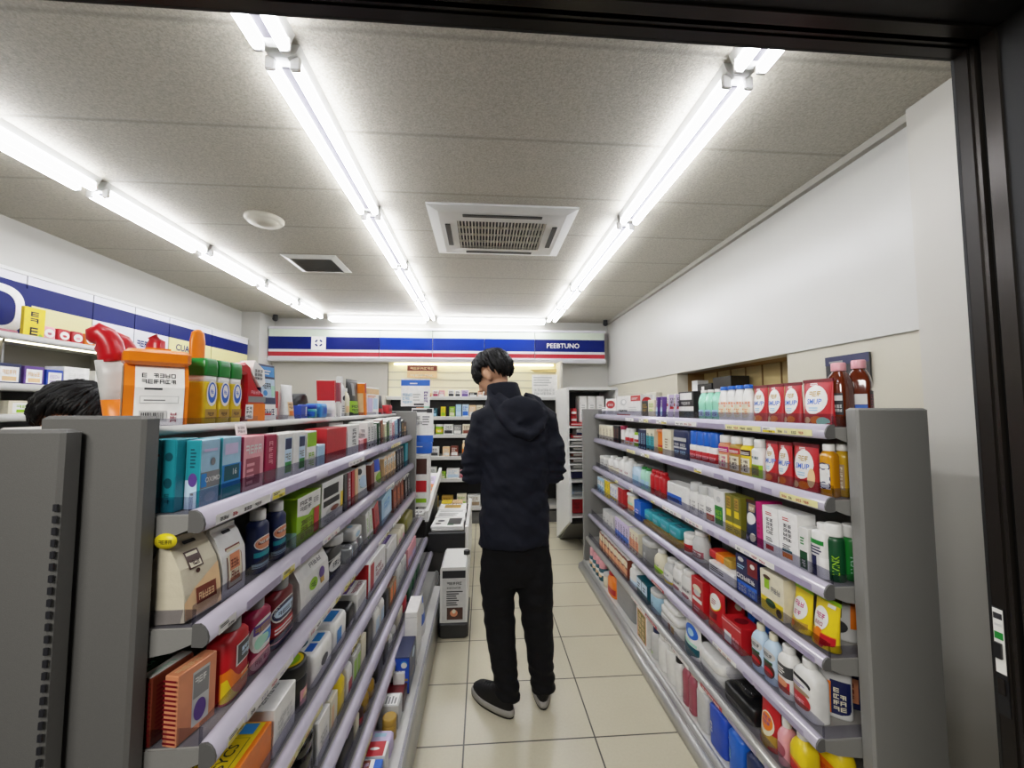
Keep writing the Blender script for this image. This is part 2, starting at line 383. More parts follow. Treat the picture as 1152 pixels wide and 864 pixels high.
# stock label artwork ---------------------------------------------------------
def art_box(bg, ink='ink', seed=1, band=None, g=(2, 4)):
    el = [('r', .08, .06, .92, .94, bg)] if bg else []
    el += [('g', .16, .56, .84, .84, g[0], g[1], ink, seed), ('l', .16, .34, .84, .5, 3, ink, seed)]
    if band: el += [('r', .08, .08, .92, .26, band)]
    return el
def art_spine(ink='W', seed=1, bands=()):
    return [('r', .0, a, 1, b, c) for a, b, c in bands] + [('g', .22, .3, .78, .85, 6, 1, ink, seed), ('r', .25, .08, .75, .16, ink)]
def art_tall(ink='ink', seed=1, foot='R', bg=None):
    el = [('r', .06, .03, .94, .97, bg)] if bg else []
    return el + [('l', .24, .82, .76, .9, 2, 'R', seed), ('g', .28, .42, .74, .78, 4, 2, ink, seed), ('l', .22, .26, .8, .36, 3, ink, seed), ('r', .2, .08, .72, .18, foot)]
def art_oval(c1='BB', c2='O', gold='GO'):
    """white oval badge with coloured letters and a fruit below"""
    return [('e', .5, .56, .4, .31, 'W'), ('g', .3, .63, .72, .78, 1, 3, gold, 3), ('t', 'SMUP', .5, .52, .115, c1), ('l', .34, .32, .66, .42, 2, 'LB', 2),
            ('e', .62, .13, .2, .08, c2), ('e', .3, .12, .14, .07, 'PE'), ('l', .3, .87, .72, .93, 2, 'W', 4)]
def art_badge(bg, ring, ink, seed=1):
    return [('e', .5, .58, .42, .34, ring), ('e', .5, .58, .36, .28, bg), ('g', .28, .48, .72, .68, 1, 3, ink, seed), ('r', .1, .1, .9, .2, ring)]
def art_bands(*bands, ink='W', seed=1):
    return [('r', .02, a, .98, b, c) for a, b, c in bands] + [('g', .2, .5, .8, .68, 1, 4, ink, seed), ('l', .25, .2, .75, .36, 2, ink, seed)]
# ------------------------------------------------------------------ putting goods on shelves
SHELF = {'R': {1: (1.066, 1.392), 2: (1.055, 1.172), 3: (1.040, .915), 4: (1.020, .708), 5: (.990, .482), 6: (.965, .275), 7: (.930, .062)},
         'L': {0: (-.690, 1.412), 1: (-.580, 1.235), 2: (-.563, 1.012), 3: (-.540, .785), 4: (-.485, .592), 5: (-.440, .434), 6: (-.400, .322), 7: (-.355, .172)}}
NAME = {'R1': "right rack's top shelf", 'R2': "right rack's second shelf", 'R3': "right rack's third shelf", 'R4': "right rack's fourth shelf", 'R5': "right rack's fifth shelf",
        'R6': "right rack's sixth shelf", 'R7': "right rack's base shelf", 'L0': "left rack's top ledge", 'L1': "left rack's first tier", 'L2': "left rack's second tier",
        'L3': "left rack's third tier", 'L4': "left rack's fourth tier", 'L5': "left rack's fifth tier", 'L6': "left rack's sixth tier", 'L7': "left rack's base deck"}
ORD = {1: ['only'], 2: ['nearer', 'farther'], 3: ['nearest', 'middle', 'farthest'], 4: ['nearest', 'second', 'third', 'farthest'], 5: ['nearest', 'second', 'third', 'fourth', 'farthest'],
       6: ['nearest', 'second', 'third', 'fourth', 'fifth', 'farthest'], 7: ['nearest', 'second', 'third', 'fourth', 'fifth', 'sixth', 'farthest'], 8: ['nearest', 'second', 'third', 'fourth', 'fifth', 'sixth', 'seventh', 'farthest']}
NUM = ['', 'one', 'two', 'three', 'four', 'five', 'six', 'seven', 'eight']
RJ = random.Random(11)
def run(sh, px0, px1, n, maker, desc, cat, back=0.0, yaw=0, lean=0, rock=0, gap=.95, lift=0, group=None, jit=1.5, off=None, w=None):
    """n of one product side by side from photo column px0 (near) to px1 (far) along a shelf's front"""
    side, k = sh[0], int(sh[1]); xl, z = SHELF[side][k]; sg = 1 if side == 'R' else -1
    set_ = .021 if k not in (0,) else 0.0
    xf = xl+sg*(set_+back)
    y0, y1 = Yat(px0, xf, z), Yat(px1, xf, z); lim = 3.72 if side == 'R' else 3.27
    if y1 > lim: y0, y1 = max(y0-(y1-lim), y0*.5+lim*.5-.06) if y0 > lim-.12 else y0, lim
    st = (y1-y0)/n
    first = None
    for i in range(n):
        if first is None: o = first = maker(w or st*gap)
        else: o = dup(first)
        dd = max(v.co.y for v in first.data.vertices)-min(v.co.y for v in first.data.vertices)
        ww = max(v.co.x for v in first.data.vertices)-min(v.co.x for v in first.data.vertices)
        if i == 0:
            hm = max(v.co.z for q in [first]+list(first.children) for v in q.data.vertices)
            up = (1.9 if k in (0,) or (side, k) == ('R', 1) else SHELF[side][k-1][1]-.028) if not (back < 0) else 1.9
            av = up-z-lift-.003
            if hm > av: first.scale.z = av/hm
        ya = rad(RJ.uniform(-jit, jit)+yaw); base = -pi/2 if side == 'R' else pi/2
        o.location = (xf+sg*(dd/2+.002), y0+(i+.5)*st, z+lift+.0012+abs(sin(rad(lean)))*ww/2+abs(sin(rad(rock)))*dd/2)
        o.rotation_mode = 'XYZ'
        o.rotation_euler = (Matrix.Rotation(base+ya, 3, 'Z') @ Matrix.Rotation(rad(lean), 3, 'Y') @ Matrix.Rotation(rad(-rock), 3, 'X')).to_euler()
        where = 'on the ' + NAME[sh]
        lab = f"{desc} {where}" if n == 1 else f"{desc}, {ORD[n][i]} of {NUM[n]} {where}"
        tag(o, lab, cat, group or (f"{desc}s {where}" if n > 1 else None))
    return first
# ------------------------------------------------------------------ room shell
XL, XR, YF, YB, ZC = -3.05, 1.80, .60, 5.66, 2.68
def floor_mat():
    m, nt, b = new_mat('floor_tile'); N = nt.nodes.new; L = nt.links.new
    tc = N('ShaderNodeTexCoord'); sp = N('ShaderNodeSeparateXYZ'); L(tc.outputs['Object'], sp.inputs[0])
    def seam(axis, size, shift):
        a = N('ShaderNodeMath'); a.operation = 'ADD'; a.inputs[1].default_value = shift; L(sp.outputs[axis], a.inputs[0])
        f = N('ShaderNodeMath'); f.operation = 'PINGPONG'; f.inputs[1].default_value = size/2; L(a.outputs[0], f.inputs[0])
        c = N('ShaderNodeMath'); c.operation = 'LESS_THAN'; c.inputs[1].default_value = .0035; L(f.outputs[0], c.inputs[0]); return c
    a, c = seam('X', .577, .075), seam('Y', .394, -1.8495+.0)
    mx = N('ShaderNodeMath'); mx.operation = 'MAXIMUM'; L(a.outputs[0], mx.inputs[0]); L(c.outputs[0], mx.inputs[1])
    n = N('ShaderNodeTexNoise'); n.inputs['Scale'].default_value = 90; n.inputs['Detail'].default_value = 4; L(tc.outputs['Object'], n.inputs['Vector'])
    n2 = N('ShaderNodeTexNoise'); n2.inputs['Scale'].default_value = 2.5; L(tc.outputs['Object'], n2.inputs['Vector'])
    ml = N('ShaderNodeMix'); ml.data_type = 'RGBA'; ml.inputs[6].default_value = lin('b2aa90'); ml.inputs[7].default_value = lin('cbc4ac')
    ad = N('ShaderNodeMath'); ad.operation = 'MULTIPLY_ADD'; ad.inputs[1].default_value = .5; L(n.outputs['Fac'], ad.inputs[0]); 
    m2 = N('ShaderNodeMath'); m2.operation = 'MULTIPLY'; m2.inputs[1].default_value = .5; L(n2.outputs['Fac'], m2.inputs[0]); L(m2.outputs[0], ad.inputs[2])
    L(ad.outputs[0], ml.inputs[0])
    m3 = N('ShaderNodeMix'); m3.data_type = 'RGBA'; m3.inputs[7].default_value = lin('3e3a32'); L(mx.outputs[0], m3.inputs[0]); L(ml.outputs[2], m3.inputs[6])
    L(m3.outputs[2], b.inputs['Base Color'])
    b.inputs['Roughness'].default_value = .28; b.inputs['Specular IOR Level'].default_value = .45
    bp = N('ShaderNodeBump'); bp.inputs['Strength'].default_value = .25; bp.inputs['Distance'].default_value = .002; bp.invert = True
    L(mx.outputs[0], bp.inputs['Height']); L(bp.outputs[0], b.inputs['Normal']); MATS['floor_tile'] = m
def ceil_mat():
    m, nt, b = new_mat('ceiling_board'); N = nt.nodes.new; L = nt.links.new
    tc = N('ShaderNodeTexCoord'); sp = N('ShaderNodeSeparateXYZ'); L(tc.outputs['Object'], sp.inputs[0])
    a = N('ShaderNodeMath'); a.operation = 'ADD'; a.inputs[1].default_value = -1.28; L(sp.outputs['Y'], a.inputs[0])
    f = N('ShaderNodeMath'); f.operation = 'PINGPONG'; f.inputs[1].default_value = .2475; L(a.outputs[0], f.inputs[0])
    c = N('ShaderNodeMapRange'); c.inputs[1].default_value = .003; c.inputs[2].default_value = .014; c.inputs[3].default_value = 1; c.inputs[4].default_value = 0; L(f.outputs[0], c.inputs[0])
    n = N('ShaderNodeTexNoise'); n.inputs['Scale'].default_value = 120; n.inputs['Detail'].default_value = 6; n.inputs['Roughness'].default_value = .7; L(tc.outputs['Object'], n.inputs['Vector'])
    cr = N('ShaderNodeMapRange'); cr.inputs[1].default_value = .3; cr.inputs[2].default_value = .7; L(n.outputs['Fac'], cr.inputs[0])
    ml = N('ShaderNodeMix'); ml.data_type = 'RGBA'; ml.inputs[6].default_value = lin('969184'); ml.inputs[7].default_value = lin('c6c1b3'); L(cr.outputs[0], ml.inputs[0])
    m3 = N('ShaderNodeMix'); m3.data_type = 'RGBA'; m3.inputs[7].default_value = lin('6b675c'); L(ml.outputs[2], m3.inputs[6])
    mm = N('ShaderNodeMath'); mm.operation = 'MULTIPLY'; mm.inputs[1].default_value = .4; L(c.outputs[0], mm.inputs[0]); L(mm.outputs[0], m3.inputs[0])
    L(m3.outputs[2], b.inputs['Base Color']); b.inputs['Roughness'].default_value = .62
    bp = N('ShaderNodeBump'); bp.inputs['Strength'].default_value = .5; bp.inputs['Distance'].default_value = .004; L(n.outputs['Fac'], bp.inputs['Height']); L(bp.outputs[0], b.inputs['Normal'])
    MATS['ceiling_board'] = m
floor_mat(); ceil_mat()
special('asphalt', '1d1d1e', .9, 0, 40, .2)
struct(MB().box(XL-.1, XR+.1, YF-.12, YB+.1, -.1, 0, 'floor_tile'), 'floor')
struct(MB().box(-4, 4, -3, YF-.12, -.14, -.01, 'asphalt'), 'trim_1')
struct(MB().box(XL-.1, XR+.1, YF-.1, YB+.1, ZC, ZC+.1, 'ceiling_board'), 'ceiling')
# right wall with a recessed alcove
A0, A1, AZ0, AZ1 = 2.26, 3.62, 1.20, 1.775
w = MB()
w.box(XR, XR+.1, YF, YB+.1, 0, AZ0, 'wall_cream'); w.box(XR, XR+.1, YF, A0, AZ0, AZ1, 'wall_cream'); w.box(XR, XR+.1, A1, YB+.1, AZ0, AZ1, 'wall_cream')
w.box(XR-.012, XR+.1, YF, YB+.1, AZ1, ZC, 'wall_white')
struct(w, 'wall_right')
a = MB(); a.box(XR+.26, XR+.4, A0-.05, A1+.05, AZ0-.05, AZ1+.05, 'wood_pale'); a.box(XR+.1, XR+.4, A0-.05, A0, AZ0-.05, AZ1+.05, 'cardboard'); a.box(XR+.1, XR+.4, A1, A1+.05, AZ0-.05, AZ1+.05, 'cardboard')
a.box(XR+.1, XR+.4, A0, A1, AZ1, AZ1+.05, 'cardboard'); a.box(XR+.1, XR+.4, A0, A1, AZ0-.05, AZ0, 'cardboard')
for i in range(1, 7):
    y = A0+i*.19; a.box(XR+.252, XR+.262, y-.004, y+.004, AZ0, AZ1, 'cardboard')
struct(a, 'wall_alcove')
struct(MB().box(1.735, XR+.05, YF, 1.475, 0, ZC, 'wall_plain'), 'wall_pier')
struct(MB().box(XR-.045, XR, 1.475, YB, ZC-.035, ZC, 'cornice'), 'trim_2')
struct(MB().box(XL-.1, XL, YF, YB+.1, 0, ZC, 'wall_white'), 'wall_left')
struct(MB().box(XL, -2.83, 5.30, YB, 0, ZC, 'wall_white'), 'trim_3')
struct(MB().box(XL-.1, XR+.1, YB, YB+.1, 0, ZC, 'wall_white'), 'wall_back')
fw_ = MB(); fw_.box(XL-.1, -1.3, YF-.1, YF, 0, ZC, 'wall_plain'); fw_.box(1.2, XR+.1, YF-.1, YF, 0, ZC, 'soffit_dark'); fw_.box(-1.3, 1.2, YF-.1, YF, 2.50, ZC, 'soffit_dark')
struct(fw_, 'wall_front')
# entrance frame the photograph is taken through
d = MB(); DX, DZ = .895, 2.117
for (y0, y1, q, mt) in ((.671, .676, 0, 'bronze_dark'), (.651, .671, .0005, 'bronze'), (.643, .651, .004, 'bronze_face'), (.631, .643, .014, 'bronze_dark'), (.609, .631, .001, 'bronze_face'), (.45, .609, .006, 'bronze_dark')):
    d.box(DX+q, DX+.32, y0, y1, 0, DZ+q, mt)
    d.box(-1.32, DX+.32, y0, y1, DZ+q, DZ+.42 if y0 > .5 else DZ+.05, mt)
d.box(-1.32, DX+.32, .45, .58, DZ+.03, DZ+.42, 'soffit_dark')
d.box(-1.36, -1.3, .45, .676, 0, DZ+.3, 'bronze')
fr = struct(d, 'door_1')
lk = MB(); P_ = lambda y0, y1, z0, z1, t, mt: lk.box(DX-t, DX+.001, y0+.0425, y1+.0425, z0-.06, z1-.06, mt)
P_(.612, .628, .985, 1.165, .0012, 'black_plastic'); P_(.613, .627, 1.055, 1.163, .002, 'paper'); P_(.614, .626, 1.146, 1.156, .0025, 'ink'); P_(.615, .625, 1.134, 1.138, .0025, 'LGR'); P_(.614, .626, 1.112, 1.124, .0025, 'G')
P_(.616, .626, 1.080, 1.106, .006, 'black_plastic'); P_(.616, .625, 1.02, 1.046, .004, 'bronze_face')
lk.build('latch_plate', fr)
# ------------------------------------------------------------------ ceiling fittings
def ceiling_light(x0, y0, ln, lab, along='y', cool=True):
    r = empty('fluorescent_light', (x0, y0, ZC)); 
    h = MB(); h.loft([[(-.062, y, 0), (.062, y, 0), (.05, y, -.03), (.022, y, -.048), (-.022, y, -.048), (-.05, y, -.03)] for y in (0, ln)], 'plastic_white', smooth=False); h.build('housing', r)
    q = MB(); q.cbox(-.017, .017, .04, ln-.04, -.054, -.0475, 'reflector_grey', .002); q.build('dim_strip', r)  # strip added to dim the housing between the glowing tubes
    for s_ in (-1, 1):
        t = MB(); t.tube([(s_*.041, .03, -.064), (s_*.041, ln-.03, -.064)], .0185, 'tube', 12); t.build('tube', r)
        for y in (.02, ln-.02):
            e = MB(); e.cbox(s_*.041-.017, s_*.041+.017, y-.008, y+.008, -.080, -.03, 'VW', .004); e.build('lamp_holder', r)
    if along == 'x': r.rotation_euler.z = -pi/2
    tag(r, lab, 'light', 'bare double tube lights on the ceiling'); return r
RUNS = {-2.10: ('left', [(1.0, 1.26), (2.28, .84), (3.14, .78), (3.94, .66), (4.62, .68)]), -.684: ('middle', [(.62, .70), (1.345, 1.08), (2.44, .90), (3.36, .98), (4.36, .95)]), .912: ('right', [(.62, .67), (1.31, 1.13), (2.46, 1.39), (3.87, .72), (4.61, .70)])}
for x0, (nm, ls) in RUNS.items():
    for i, (y0, ln) in enumerate(ls):
        ceiling_light(x0, y0, ln-.01, f"bare double fluorescent tube fixture, {ORD[5][i]} in the {nm} ceiling row")
for i, (x0, ln) in enumerate(((-2.02, 1.28), (-.62, 1.48))):
    ceiling_light(x0, 5.40, ln, ["bare double tube fixture across the ceiling over the blue back sign, left one", "bare double tube fixture across the ceiling over the blue back sign, right one"][i], 'x')
# air conditioner cassette
ac = empty('ceiling_air_conditioner', (.12, 2.75, ZC)); tag(ac, 'white square ceiling air conditioner cassette with a dark slatted intake', 'air conditioner')
m = MB(); W_, D_ = .465, .385
def frame(mb, x0, x1, y0, y1, X0, X1, Y0, Y1, z0, z1, mt):
    o = [(x0, y0), (x1, y0), (x1, y1), (x0, y1)]; i = [(X0, Y0), (X1, Y0), (X1, Y1), (X0, Y1)]
    for k in range(4):
        a, b, c, d_ = o[k], o[(k+1) % 4], i[(k+1) % 4], i[k]
        mb.poly([(*a, z0), (*b, z0), (*c, z1), (*d_, z1)], mt); mb.poly([(*a, z0), (*b, z0), (*b, 0), (*a, 0)], mt)
frame(m, -W_, W_, -D_, D_, -.40, .40, -.33, .33, -.012, -.028, 'plastic_white'); frame(m, -.40, .40, -.33, .33, -.29, .29, -.22, .22, -.028, -.034, 'plastic_white'); m.build('frame', ac)
g = MB().box(-.29, .29, -.22, .22, -.012, -.008, 'black_plastic'); g.build('intake', ac)
g = MB()
for i in range(27):
    x = -.28+i*.56/26; g.box(x-.0035, x+.0035, -.22, .22, -.034, -.014, 'plastic_cream')
for y in (-.11, 0, .11): g.box(-.29, .29, y-.002, y+.002, -.030, -.016, 'plastic_cream')
g.build('grille', ac)
for x0, x1, y0, y1 in ((-.25, .25, -.305, -.275), (-.25, .25, .275, .305), (-.37, -.335, -.17, .17), (.335, .37, -.17, .17)):
    s_ = MB(); s_.cbox(x0, x1, y0, y1, -.036, -.030, 'black_plastic', .002); s_.build('air_slot', ac)
v = empty('ceiling_vent', (-1.40, 3.48, ZC)); tag(v, 'small square white ceiling vent left of the middle light row', 'vent')
m = MB(); frame(m, -.215, .215, -.205, .205, -.165, .165, -.155, .155, -.004, -.018, 'plastic_white'); m.build('frame', v)
m = MB()
for i in range(9): y = -.14+i*.035; m.poly([(-.165, y-.012, -.012), (.165, y-.012, -.012), (.165, y+.014, -.003), (-.165, y+.014, -.003)], 'plastic_white')
m.build('slats', v); MB().box(-.165, .165, -.155, .155, -.003, -.001, 'shelf_grey').build('duct', v)
o = MB().lathe([(.115, 0), (.115, -.012), (.10, -.028), (.085, -.032), (.0852, -.036), (.03, -.040), (.005, -.041)], 'plastic_cream', n=32).build('smoke_detector', None, (-1.415, 2.66, ZC)); tag(o, 'round cream ceiling disc near the left light row', 'detector')
for x, lab in ((-2.72, 'small black dome camera in the left back ceiling corner'), (1.70, 'small black dome camera in the right back ceiling corner')):
    c = empty('security_camera', (x, 5.46, ZC)); tag(c, lab, 'camera')
    MB().lathe([(.03, 0), (.03, -.03), (.012, -.035)], 'black_plastic', n=16).build('base', c); MB().ell((0, 0, -.05), (.035, .035, .035), 'black_plastic').build('dome', c)
# ------------------------------------------------------------------ double sided shelf racks
def kid(mb, name, parent, root):
    o = mb.build(name, parent); 
    if parent is root: o.location = -root.location
    return o
def rail(mb, x, sg, z, y0, y1, mt='rail_lilac', k=1.0):
    """clear bull-nosed price channel; sg is the direction of the aisle"""
    pr = [(-.012, .016), (.004, .017), (.014, .010), (.022, -.002), (.026, -.016), (.024, -.030), (.014, -.038), (-.012, -.036)]
    mb.loft([[(x+sg*dx*k, y, z+dz*k) for dx, dz in pr] for y in (y0, y1)], mt, smooth=True)
RK = lambda k: .82 if k < 4 else (.66 if k < 7 else .7)
def rack(side, y0, y1, px0, px1, pfar, levels, ztop, label, back_top):
    sg = -1 if side == 'R' else 1                     # aisle direction
    xb = px1 if side == 'R' else px0                   # spine of the rack
    root = empty('shelf_rack', ((px0+px1)/2, (y0+y1)/2, 0)); tag(root, label, 'shelving')
    rnd = random.Random(5 if side == 'R' else 8)
    e = MB().cbox(px0, px1, y0-.065, y0-.022, 0, ztop, 'steel_grey' if side == 'R' else 'steel_dimmed', .006); kid(e, 'end_panel', root, root)
    f0, f1 = pfar; e = MB().cbox(f0, f1, y1+.006, y1+.036, 0, ztop-.005, 'steel_grey', .004); kid(e, 'end_panel', root, root)
    xs = 1.335 if side == 'R' else -.848
    bp = MB().box(min(xs, xs-sg*.025), max(xs, xs-sg*.025), y0-.02, y1, .02, back_top, 'steel_grey'); kid(bp, 'back_panel', root, root)
    for yy in [y0-.012+i*(y1-y0)/3 for i in range(4)]:
        a_, b_ = sorted((xs+sg*.001, xs+sg*.02)); kid(MB().box(a_, b_, yy-.012, yy+.012, .02, ztop-.03, 'steel_dark'), 'upright', root, root)
    for k in levels:
        x, z = SHELF[side][k]; a_, b_ = sorted((x-sg*.004, xs+sg*.002))
        last = k == 7
        s_ = MB().box(a_, b_, y0-.018, y1, z-.022, z, 'shelf_grey' if not last else 'shelf_white')
        sh = kid(s_, 'base_deck' if last else 'shelf', root, root)
        r = MB(); rail(r, x, sg, z-.004, y0-.02, y1, 'rail_lilac' if k < 7 and (side == 'L' or k < 6) else 'rail_base', RK(k)); r.build('price_rail', sh)
        cap = MB(); pr = [(-.012, .016), (.004, .017), (.014, .010), (.022, -.002), (.026, -.016), (.024, -.030), (.014, -.038), (-.012, -.036)]
        cap.loft([[(x+sg*dx*RK(k), y, z-.004+dz*RK(k)) for dx, dz in pr] for y in (y0-.026, y0-.0205)], 'steel_dark', smooth=False); cap.build('rail_end_cap', sh)
        if not last:
            gd = MB(); gx = x-sg*.018; a2, b2 = sorted((gx, gx+sg*.0025)); gd.box(a2, b2, y0-.015, y1-.01, z+.001, z+.042, 'clear_guard')
            gd.build('front_guard', sh)
            ge = MB(); a3, b3 = sorted((x-sg*.01, xs+sg*.03)); ge.box(a3, b3, y0-.018, y0-.0155, z+.001, z+.035, 'clear_guard'); ge.build('end_guard', sh)
            pts = [(x-sg*.012, z-.002), (xs+sg*.01, z-.002), (xs+sg*.01, z-.085), (x-sg*.05, z-.045), (x-sg*.012, z-.03)]
            for yy in (y0-.0215, y1-.006):
                MB().loft([[(p[0], yy+q, p[1]) for p in pts] for q in (0, .004)], 'steel_grey', smooth=False).build('bracket', sh)
        # price strips clipped in the channel
        n = 7 if k < 5 else 5; y = y0+rnd.uniform(.0, .04); cnt = 0
        fx = lambda t: x+sg*(.0262-.0022*abs(t-.5))*RK(k)
        while y < y1-.08 and cnt < (11 if k in (1, 2, 3) else 7):
            ln = rnd.choice([.055, .07, .16, .22]); ln = min(ln, y1-y-.02)
            kind = rnd.choice(['tag_white', 'tag_white', 'tag_lilac', 'tag_lilac', 'tag_cream'] + (['tag_red'] if k > 3 and side == 'R' else []))
            if cnt == 0 and side == 'L' and k in (2, 3): kind = 'tag_white'; ln = .06
            t = MB(); h0, h1 = z-.004-.031*RK(k), z-.004-.006*RK(k)
            sf = Surf(lambda u, v, o, y=y, ln=ln, h0=h0, h1=h1: (fx(v)+sg*(.0006+o), y+u*ln if side == 'L' else y+ln-u*ln, h0+v*(h1-h0)), ln, h1-h0)
            el = [('r', 0, 0, 1, 1, kind)]
            if kind in ('tag_white', 'tag_cream'):
                el += [('l', .08, .55, .6, .9, 2, 'ink', cnt), ('g', .5, .1, .92, .5, 1, 3, 'ink', cnt)] if ln < .1 else [('g', .06+.2*j, .2, .2+.2*j, .75, 1, 3, rnd.choice(['ink', 'tag_lilac', 'tag_red']), cnt+j) for j in range(4)]
                if ln < .1 and rnd.random() < .75: el.insert(1, ('r', .04, .05, .96, .46, 'tag_yellow'))
            elif kind == 'tag_red': el += [('g', .1, .2, .9, .8, 1, 6, 'tag_white', cnt)]
            print_on(t, sf, el, .0004); t.build('price_tag', sh)
            y += ln+rnd.choice([.0, .01, .04, .1]); cnt += 1
    return root
RR = rack('R', 1.195, 3.74, 1.112, 1.345, (.935, 1.345), (1, 2, 3, 4, 5, 6, 7), 1.452, 'grey metal shelf rack on the right with seven stocked tiers', 1.43)
pl = MB().box(.912, 1.33, 1.18, 3.74, 0, .035, 'steel_dark'); kid(pl, 'plinth', RR, RR)
rl = MB().loft([[(.878, y, .0), (.905, y, .0), (.914, y, .03), (.906, y, .058), (.884, y, .04)] for y in (1.18, 3.74)], 'rail_base'); kid(rl, 'kick_strip', RR, RR)
LR = rack('L', .90, 3.30, -.842, -.652, (-.842, -.53), (1, 2, 3, 4, 5, 6, 7), 1.436, 'grey metal shelf rack on the left with an open top ledge', 1.40)
t = MB().cbox(-.985, -.70, .90, 3.30, 1.392, 1.411, 'shelf_white', .004); kid(t, 'top_ledge', LR, LR)
t = MB().box(-.702, -.694, .90, 3.30, 1.411, 1.428, 'clear_guard'); kid(t, 'ledge_guard', LR, LR)
t = MB().tube([(-.697, .895, 1.402), (-.697, 3.30, 1.402)], .011, 'shelf_white', 10); kid(t, 'ledge_edge', LR, LR)
pl = MB().box(-.84, -.325, .90, 3.30, 0, .145, 'steel_dark'); kid(pl, 'plinth', LR, LR)
rl = MB().loft([[(-.315, y, 0), (-.276, y, 0), (-.280, y, .12), (-.286, y, .168), (-.32, y, .155)] for y in (.89, 3.05)], 'rail_base'); kid(rl, 'kick_strip', LR, LR)
dk = MB().box(-.352, -.285, .90, 3.04, .155, .171, 'shelf_white'); kid(dk, 'deck_lip', LR, LR)
lg = MB().box(-.289, -.2865, .90, 3.04, .1715, .205, 'clear_guard'); kid(lg, 'deck_guard', LR, LR)
gp = MB().cbox(-1.30, -.752, .788, .828, 0, 1.412, 'steel_dimmed', .006); kid(gp, 'end_panel', LR, LR)
st = MB()
for i in range(58): st.box(-.759, -.752, .7855, .7885, .10+i*.0205, .112+i*.0205, 'ink')
kid(st, 'slotted_edge', LR, LR)
for k, z in enumerate((.15, .55, .95)):
    s_ = MB().box(-.97, -.852, .90, 3.3, z, z+.022, 'shelf_grey'); kid(s_, 'shelf', LR, LR)
sk = MB(); sk.lathe([(.0, 0), (.019, 0), (.019, .0012), (.0, .0012)], 'tag_yellow', n=24)
o = sk.build('price_sticker', LR); o.rotation_euler = (pi/2, 0, 0); o.location = Vector((-.632, .8765, 1.185))-LR.location; o.scale = (1.15, .82, 1)
pr_ = MB(); print_on(pr_, Surf(lambda u, v, o_: (-.632-.018+u*.036, .8748-o_, 1.185-.008+v*.016), .036, .016), [('g', .15, .15, .85, .85, 1, 4, 'OL', 3)]); q = pr_.build('sticker_print', LR); q.location = -LR.location
OV = art_oval()
# ================================================================== RIGHT RACK
# top shelf
def sauce(w): return bottle(.062, .062, .205, 'sauce', (.62, .13, 'PK'), 4.5, .26, [('r', .1, .2, .9, .78, 'ink'), ('r', .14, .58, .86, .72, 'LGR'), ('g', .18, .28, .82, .5, 2, 5, 'LGR', 2)], name='sauce_bottle', arc=.8)
def second(maker, dx, dy, sh, lab, cat, rot=0):
    o = maker(None); x, z = SHELF[sh[0]][int(sh[1])]; o.location = (dx, dy, z+.0012); o.rotation_euler.z = (-pi/2 if sh[0] == 'R' else pi/2)+rad(rot); tag(o, lab, cat); return o
second(sauce, 1.150, 1.226, 'R1', 'square brown sauce bottle with pink cap beside the red pouches', 'bottle', 8)
second(lambda w: bottle(.062, .06, .215, 'sauce', (.62, .13, 'PK'), 4.5, .24, [('r', .04, .15, .34, .8, 'BR'), ('r', .36, .45, .58, .72, 'W'), ('r', .36, .25, .58, .44, 'BB'), ('r', .66, .15, .96, .8, 'DGR'), ('g', .69, .2, .93, .74, 4, 2, 'RO', 5)], name='sauce_bottle', arc=1.4), 1.222, 1.228, 'R1', "square brown sauce bottle with pink cap by the right rack's end panel", 'bottle', 40)
run('R1', 932, 897, 1, lambda w: pouch(w, .05, .155, 'R', OV+[('e', .8, .1, .16, .09, 'MI')], seal='DR'), 'big red refill pouch with white badge', 'pouch')
run('R1', 897, 843, 3, lambda w: pouch(w, .045, .15, 'R', OV, seal='DR'), 'red refill pouch with white badge', 'pouch')
run('R1', 843, 807, 4, lambda w: bottle(.062, .04, .158, 'W', (.52, .1, 'BB'), 2.6, .45, art_box(None, 'O', 4)+[('e', .5, .38, .3, .3, 'CR'), ('g', .34, .24, .66, .52, 3, 2, 'O', 8)], name='lotion_bottle'), 'white lotion bottle with blue cap', 'bottle', gap=1, back=.01)
run('R1', 806, 783, 3, lambda w: bottle(.058, .058, .15, 'mint_bottle', (.5, .09, 'W'), 2, .35, [('r', .2, .1, .8, .45, 'LB'), ('g', .25, .15, .75, .4, 2, 3, 'PU', 2)], name='drink_bottle', waist=.06), 'pale green clear plastic bottle', 'bottle', gap=1)
run('R1', 781, 763, 1, lambda w: carton(w, .1, .15, 'BK', [('r', .1, .7, .9, .95, 'W'), ('r', 0, .3, 1, .46, 'W'), ('g', .2, .52, .8, .66, 1, 4, 'LGR', 3)], name='display_carton'), 'black carton with white bands', 'box', back=.02)
run('R1', 762, 746, 2, lambda w: book(.02, .1, .14, 'W', [('r', .1, .5, .9, .62, 'R')]+art_spine('ink', 3), R=[('r', 0, .0, 1, 1, 'LP'), ('g', .1, .5, .9, .9, 3, 4, 'ink', 6), ('r', .1, .4, .9, .5, 'R')], name='leaflet_pack'), 'white leaning card pack with red strip', 'pack', lean=9, gap=.9)
run('R1', 746, 736, 2, lambda w: book(.026, .1, .13, 'PU', art_spine('W', 9, [(.1, .5, 'LB')])), 'purple paperback leaning', 'book', lean=6, gap=.9)
run('R1', 736, 729, 1, lambda w: carton(w, .07, .115, 'CR', art_box(None, 'LG', 6)), 'cream slim carton', 'box')
run('R1', 729, 722, 1, lambda w: carton(w, .07, .11, 'LBK', art_box(None, 'GO', 7), R=[('r', .1, .1, .9, .5, 'BG')]), 'black slim carton with gold print', 'box')
